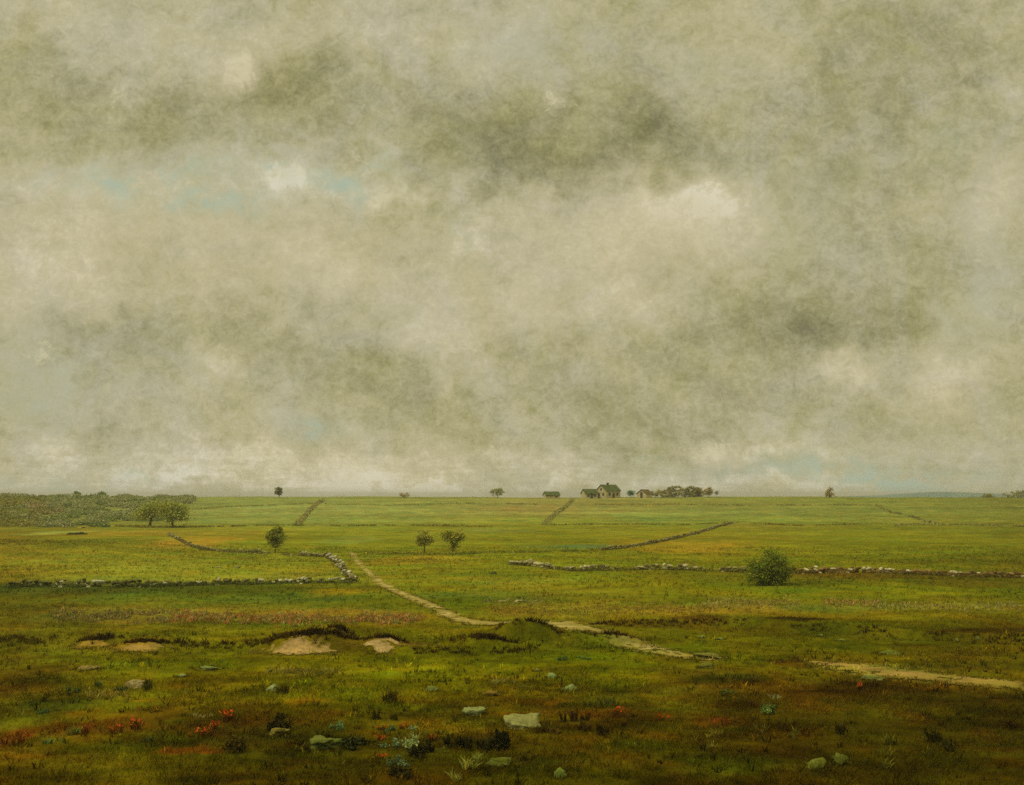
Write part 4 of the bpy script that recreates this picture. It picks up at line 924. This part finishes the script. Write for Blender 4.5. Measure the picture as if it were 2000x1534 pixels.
for a in [
 (804, 1443, 42, 30, (132, 142, 84), 'large pale green leafy tuft among dark clumps', 'bush'),
 (766, 1446, 32, 22, (96, 112, 72), 'grey green leafy clump touching the large pale green tuft', 'bush'),
 (778, 1481, 44, 22, (84, 98, 62), 'blue green leaves beside the lowest scarlet sprig', 'bush'),
 (808, 1421, 26, 14, (116, 132, 84), 'small grey green rosette above the large pale green tuft', 'bush'),
 (765, 1421, 20, 14, (84, 102, 58), 'small dark teal rosette beside the topmost scarlet sprig', 'bush'),
 (910, 1488, 22, 26, (140, 142, 60), 'yellow green frond, upper of two leaning at the mossy boulder', 'blade'),
 (891, 1510, 28, 26, (136, 136, 56), 'yellow green frond, lower and wider of two leaning by the mossy boulder', 'blade'),
 (931, 1478, 20, 20, (120, 124, 50), 'small yellow green frond touching the hidden mossy boulder', 'blade'),
 (860, 1463, 30, 12, (104, 108, 32), 'low yellow green sprig below the thin dark tussock', 'blade'),
 (1505, 1381, 46, 28, (88, 106, 50), 'grey green leafy clump in the dark heath, the largest there', 'bush'),
 (1515, 1357, 20, 14, (150, 154, 100), 'pale sprig just above the grey green leafy clump', 'blade'),
 (1737, 1440, 28, 30, (96, 92, 24), 'yellow green leaning plant standing tall in the dark heath', 'blade'),
 (1727, 1463, 30, 22, (100, 94, 22), 'low yellow green plant under the tall leaning one', 'blade'),
 (1730, 1487, 24, 22, (108, 104, 30), 'bright yellow green tuft, lowest of three in the dark heath', 'blade'),
 (1806, 1461, 26, 24, (84, 78, 20), 'dull yellow sprig alone in the dark heath', 'blade'),
 (1396, 1426, 36, 20, (122, 112, 34), 'yellow sprig cluster above the single bright yellow blade', 'blade'),
 (1394, 1452, 24, 18, (146, 134, 52), 'bright yellow blade cluster in the dark heath', 'blade'),
 (1484, 1420, 30, 22, (98, 88, 22), 'olive yellow sprig between the yellow cluster and grey green clump', 'blade'),
 (1547, 1428, 26, 26, (102, 96, 26), 'yellowish curved sprig below the grey green leafy clump', 'blade'),
 (1636, 1417, 18, 18, (94, 84, 26), 'short pale stalk cluster in front of the dark brown clump', 'blade'),
 (1422, 1348, 40, 20, (72, 84, 34), 'dull teal leafy patch above the olive heath', 'bush'),
 (1610, 1363, 24, 16, (86, 86, 26), 'small olive sprig right of the pale one in the dark heath', 'blade'),
 (1180, 1362, 70, 34, (72, 76, 26), 'wide olive green grass clump beyond the pale grey green stone', 'blade'),
 (143, 1421, 22, 28, (110, 124, 50), 'light green spiky plant standing up in the red heath', 'blade'),
 (106, 1440, 32, 20, (98, 118, 54), 'bright green leaning leaves below the light green spiky plant', 'blade'),
 (84, 1386, 24, 16, (74, 96, 52), 'bluish green rosette in the dim turf, above the spiky plants', 'bush'),
 (143, 1344, 22, 20, (70, 92, 50), 'teal leafy clump, lower of two near the pinkish boulder', 'bush'),
 (183, 1333, 22, 16, (64, 86, 44), 'teal leafy clump, upper of two near the pinkish boulder', 'bush'),
 (395, 1394, 34, 14, (158, 146, 84), 'cream grass sprig above the spreading orange red clump', 'blade'),
 (658, 1413, 26, 22, (96, 124, 74), 'blue green sprig above the dark bushy clump', 'bush'),
 (294, 1443, 30, 14, (92, 108, 58), 'low grey green leaves below the spreading orange red clump', 'blade'),
 (964, 1330, 22, 18, (134, 130, 60), 'pale yellow grass sprig, tallest of the row above the flat brown stone', 'blade'),
 (982, 1327, 14, 16, (126, 122, 54), 'pale yellow grass sprig in the middle of the row above the flat brown stone', 'blade'),
 (1002, 1332, 14, 16, (118, 112, 44), 'duller yellow grass sprig ending the row above the flat brown stone', 'blade'),
 (1024, 1340, 20, 18, (100, 100, 34), 'olive grass sprig past the row above the flat brown stone', 'blade'),
 (1102, 1284, 20, 12, (68, 92, 46), 'small teal rosette in the turf below the path, by two others', 'bush'),
 (1140, 1281, 24, 12, (70, 90, 42), 'larger teal rosette in the turf below the path', 'bush'),
]: plant('leafy_plant', *a[:6], None, 60, None, a[6], .6)

# heather fringe on the brows, wildflowers in the dry strip, dry grass: uncountable cover
def cover(name, spots, n_each, h, colour_fn, wid=.02, lean=.5):
    mb = MB(); r = np.random.default_rng(len(spots) * 31 + len(name))
    for (x, y, c, hh) in spots:
        z = float(gz(x, y))
        V, Fc, C = blades(np.array((x, y, z - .02)), n_each, h * hh, .12 + .25 * h, lean, c, wid, r); mb.add(V, Fc, C)
    return tag(mb.out(name, M_LEAF), kind='stuff')
spots = []
r_ = np.random.default_rng(5)
for x, y, h, w, s in _M:
    for i in range(int((70 if not 0 < x < 6.5 else 22) * w)):
        dx = r_.normal(.15, .55); d_ = .95 + .35 * dx * dx + r_.normal(0, .12) + .25 * float(fbm(np.array([(x + dx * w) / 1.6]), np.array([3.3]), 21, 3)[0])
        if abs(dx) > 1.5: continue
        spots.append((x + dx * w, y + d_, (62, 48, 14) if dx > -.1 else (84, 64, 20), r_.uniform(.5, 1.3)))  # tufts past the mound's middle darkened, its shaded side painted in
for bi, (BX, BY, BH) in enumerate(_B):
    for x in np.arange(BX[0], BX[-1], .07):
        nn = float(fbm(np.array([x / 1.5]), np.array([bi * 9.]), 99, 3)[0])
        if nn < -.06 or np.interp(x, BX, BH) < .04: continue
        y = np.interp(x, BX, BY) + .5 * float(fbm(np.array([x / 1.6]), np.array([3.3]), 21, 3)[0]) + r_.normal(.2, .2)
        spots.append((x, y, (66, 48, 16) if r_.random() < .7 else (80, 70, 16), r_.uniform(.4, 1.1)))
cover('heather', spots, 11, .25, None, .018, .6)
spots = []
for i in range(2600):
    px = 100 + 730 * r_.random() ** .9; py = 1208 + r_.normal(0, 6.5) + 6 * (px - 400) / 400
    if fbm(np.array([px / 45.]), np.array([py / 9.]), 111, 2)[0] < -.05: continue
    x, y, _ = at_base(px, py) + (0,)
    u = r_.random(); c = (190, 116, 66) if u < .14 else (150, 124, 58) if u < .62 else (176, 144, 84) if u < .74 else (118, 116, 44) if u < .94 else (150, 166, 96)
    if px < 330: c = (146, 128, 72) if u < .5 else (116, 112, 52)
    spots.append((x, y, c, r_.uniform(.5, 1.3)))
cover('wildflowers', spots, 6, .24, None, .03, .7)
spots = []
for (px0, px1, py, sd, c, n) in [(1375, 1560, 1180, 6, (166, 150, 80), 420), (1610, 1720, 1180, 5, (170, 140, 76), 240), (1700, 1990, 1186, 4, (156, 150, 84), 420), (960, 1400, 1192, 7, (148, 126, 54), 700), (940, 1060, 1175, 3, (150, 140, 84), 120), (520, 660, 1312, 4, (140, 130, 48), 160), (170, 250, 1358, 5, (150, 134, 50), 120), (680, 860, 1092, 5, (140, 124, 44), 300)]:
    for i in range(n):
        x, y = at_base(r_.uniform(px0, px1), py + r_.normal(0, sd)); spots.append((x, y, c if r_.random() < .75 else (112, 104, 30), r_.uniform(.5, 1.2)))
cover('dry_grass', spots, 6, .2, None, .02, .9)

# rougher tufts in the near turf and along the rims of path and sand
spots = []
for i in range(4600):
    y = math.sqrt(r_.uniform(29 ** 2, 62 ** 2)); x = y * r_.uniform(-.49, .49)
    if float(fbm(np.array([x / 3.]), np.array([y / 3.]), 131, 3)[0]) < r_.uniform(-.1, .2): continue
    g = ground_colour(np.array([x]), np.array([y]))[0] / K
    k = r_.choice((.4, .6, .9, 1.4, 1.9, 2.4)); g = np.clip(g * k * (1.0, r_.uniform(.92, 1.08), r_.uniform(.8, 2.2)), .0006, .8)
    c = 255 * np.where(g < .0031, g * 12.92, 1.055 * g ** (1 / 2.4) - .055)
    spots.append((x, y, tuple(c), r_.uniform(.5, 1.4)))
for P in _PW:
    for q in P:
        if q[1] > 95: continue
        for i in range(7):
            a = r_.uniform(0, 6.28); d = r_.uniform(.75, 1.25); x, y = q[0] + math.cos(a) * q[2] * d * 1.1, q[1] + math.sin(a) * q[2] * d
            if min(((P[:, 0] - x) ** 2 + (P[:, 1] - y) ** 2) / P[:, 2] ** 2) < .45: continue
            spots.append((x, y, (112, 102, 22) if i % 2 else (92, 86, 16), r_.uniform(.3, .8)))
for x, y, h, w, s_ in _M:
    if not s_: continue
    for i in range(int(60 * w)):
        dx = r_.uniform(-1.2, 1.2); yy_ = y + .35 * dx * dx + r_.normal(-.55, .22) + (.5 * abs(dx) if abs(dx) > .7 else 0)
        spots.append((x + dx * w, yy_, (116, 106, 26) if i % 3 else (140, 124, 56), r_.uniform(.2, .7)))
for x, y, w, d in RIMS:
    if y > 75: continue
    for i in range(int(14 + 26 * w)):
        a = r_.uniform(0, 6.28); xx, yy_ = x + math.cos(a) * w * r_.uniform(.85, 1.25), y + math.sin(a) * d * r_.uniform(.85, 1.25)
        spots.append((xx, yy_, (78, 70, 14) if i % 3 else (104, 98, 22), r_.uniform(.3, .8) * min(1, .35 + w)))
cover('tussock_grass', spots, 8, .22, None, .018, .8)

# meadow grass: tufts over the whole near ground, thinning with distance
def build_grass():
    r = np.random.default_rng(77); VV = []; FF = []; CC = []; n0 = 0
    for (y0, y1, cnt, hh, wd, nb) in [(27, 48, 32000, .17, .012, 5), (48, 80, 24000, .17, .016, 5), (80, 165, 30000, .22, .035, 4)]:
        Y = np.sqrt(r.uniform(y0 ** 2, y1 ** 2, cnt)); X = Y * r.uniform(-.50, .50, cnt)
        dn = fbm(X / 2.5, Y / 2.5, 121, 3); keep = dn > r.uniform(-.45, .25, cnt); X, Y, dn = X[keep], Y[keep], dn[keep]
        for P in _PW:                                   # none on the path
            d2 = np.full(len(X), 9e9)
            for q in P[::3]: d2 = np.minimum(d2, ((X - q[0]) / (q[2] * .9)) ** 2 + ((Y - q[1]) / max(q[2] * 1.3, .5)) ** 2)
            k = d2 > r.uniform(.6, 1.3, len(X)); X, Y, dn = X[k], Y[k], dn[k]
        for x, y, h, w, s in _M:                        # nor on bare sand
            if s: k = ~((np.abs(X - x) < w * .75) & (Y > y - .4) & (Y < y + .95)); X, Y, dn = X[k], Y[k], dn[k]
        n = len(X); C = ground_colour(X, Y) * (r.uniform(.62, 1.75, n))[:, None] * (1 + np.array((.15, .05, .25)) * r.normal(0, .5, n)[:, None]) * 1.12
        X = np.repeat(X, nb) + r.normal(0, .09, n * nb); Y = np.repeat(Y, nb) + r.normal(0, .09, n * nb); C = np.repeat(C, nb, 0) * r.uniform(.8, 1.2, n * nb)[:, None]
        hs = hh * np.repeat(r.uniform(.45, 1.3, n) * (1 + 1.2 * dn), nb); n = n * nb
        Z = gz(X, Y) - .02; a = r.uniform(0, 6.283, n); s = np.stack([np.cos(a), np.sin(a), a * 0], 1) * (wd * r.uniform(.5, 1.4, n))[:, None]
        b = np.stack([X, Y, Z], 1); l = r.uniform(0, 6.283, n); tip = b + np.stack([np.cos(l) * hs * .6 + .05, np.sin(l) * hs * .6, hs], 1)
        V = np.stack([b - s, b + s, tip], 1).reshape(-1, 3); VV.append(V); FF.append(np.arange(3 * n).reshape(-1, 3) + n0); n0 += 3 * n; CC.append(np.repeat(C, 3, 0))
    tag(mesh('grass', np.vstack(VV), np.vstack(FF), M_GRASS, None, np.clip(np.vstack(CC), .0006, .6)), kind='stuff')
build_grass()

# ------------------------------------------------------------------ the air
def build_haze():
    mb = MB(); mb.box(-6500, 6500, -6500, 6500, -10, 22)
    m = bpy.data.materials.new('damp air'); m.use_nodes = True; N = m.node_tree.nodes; L = m.node_tree.links
    N.remove(N['Principled BSDF']); v = N.new('ShaderNodeVolumePrincipled')
    v.inputs['Color'].default_value = (.80, .80, .74, 1); v.inputs['Density'].default_value = .0003; v.inputs['Anisotropy'].default_value = .3
    L.new(v.outputs[0], N['Material Output'].inputs['Volume'])
    o = mb.out('haze', m); tag(o, kind='stuff')
build_haze()
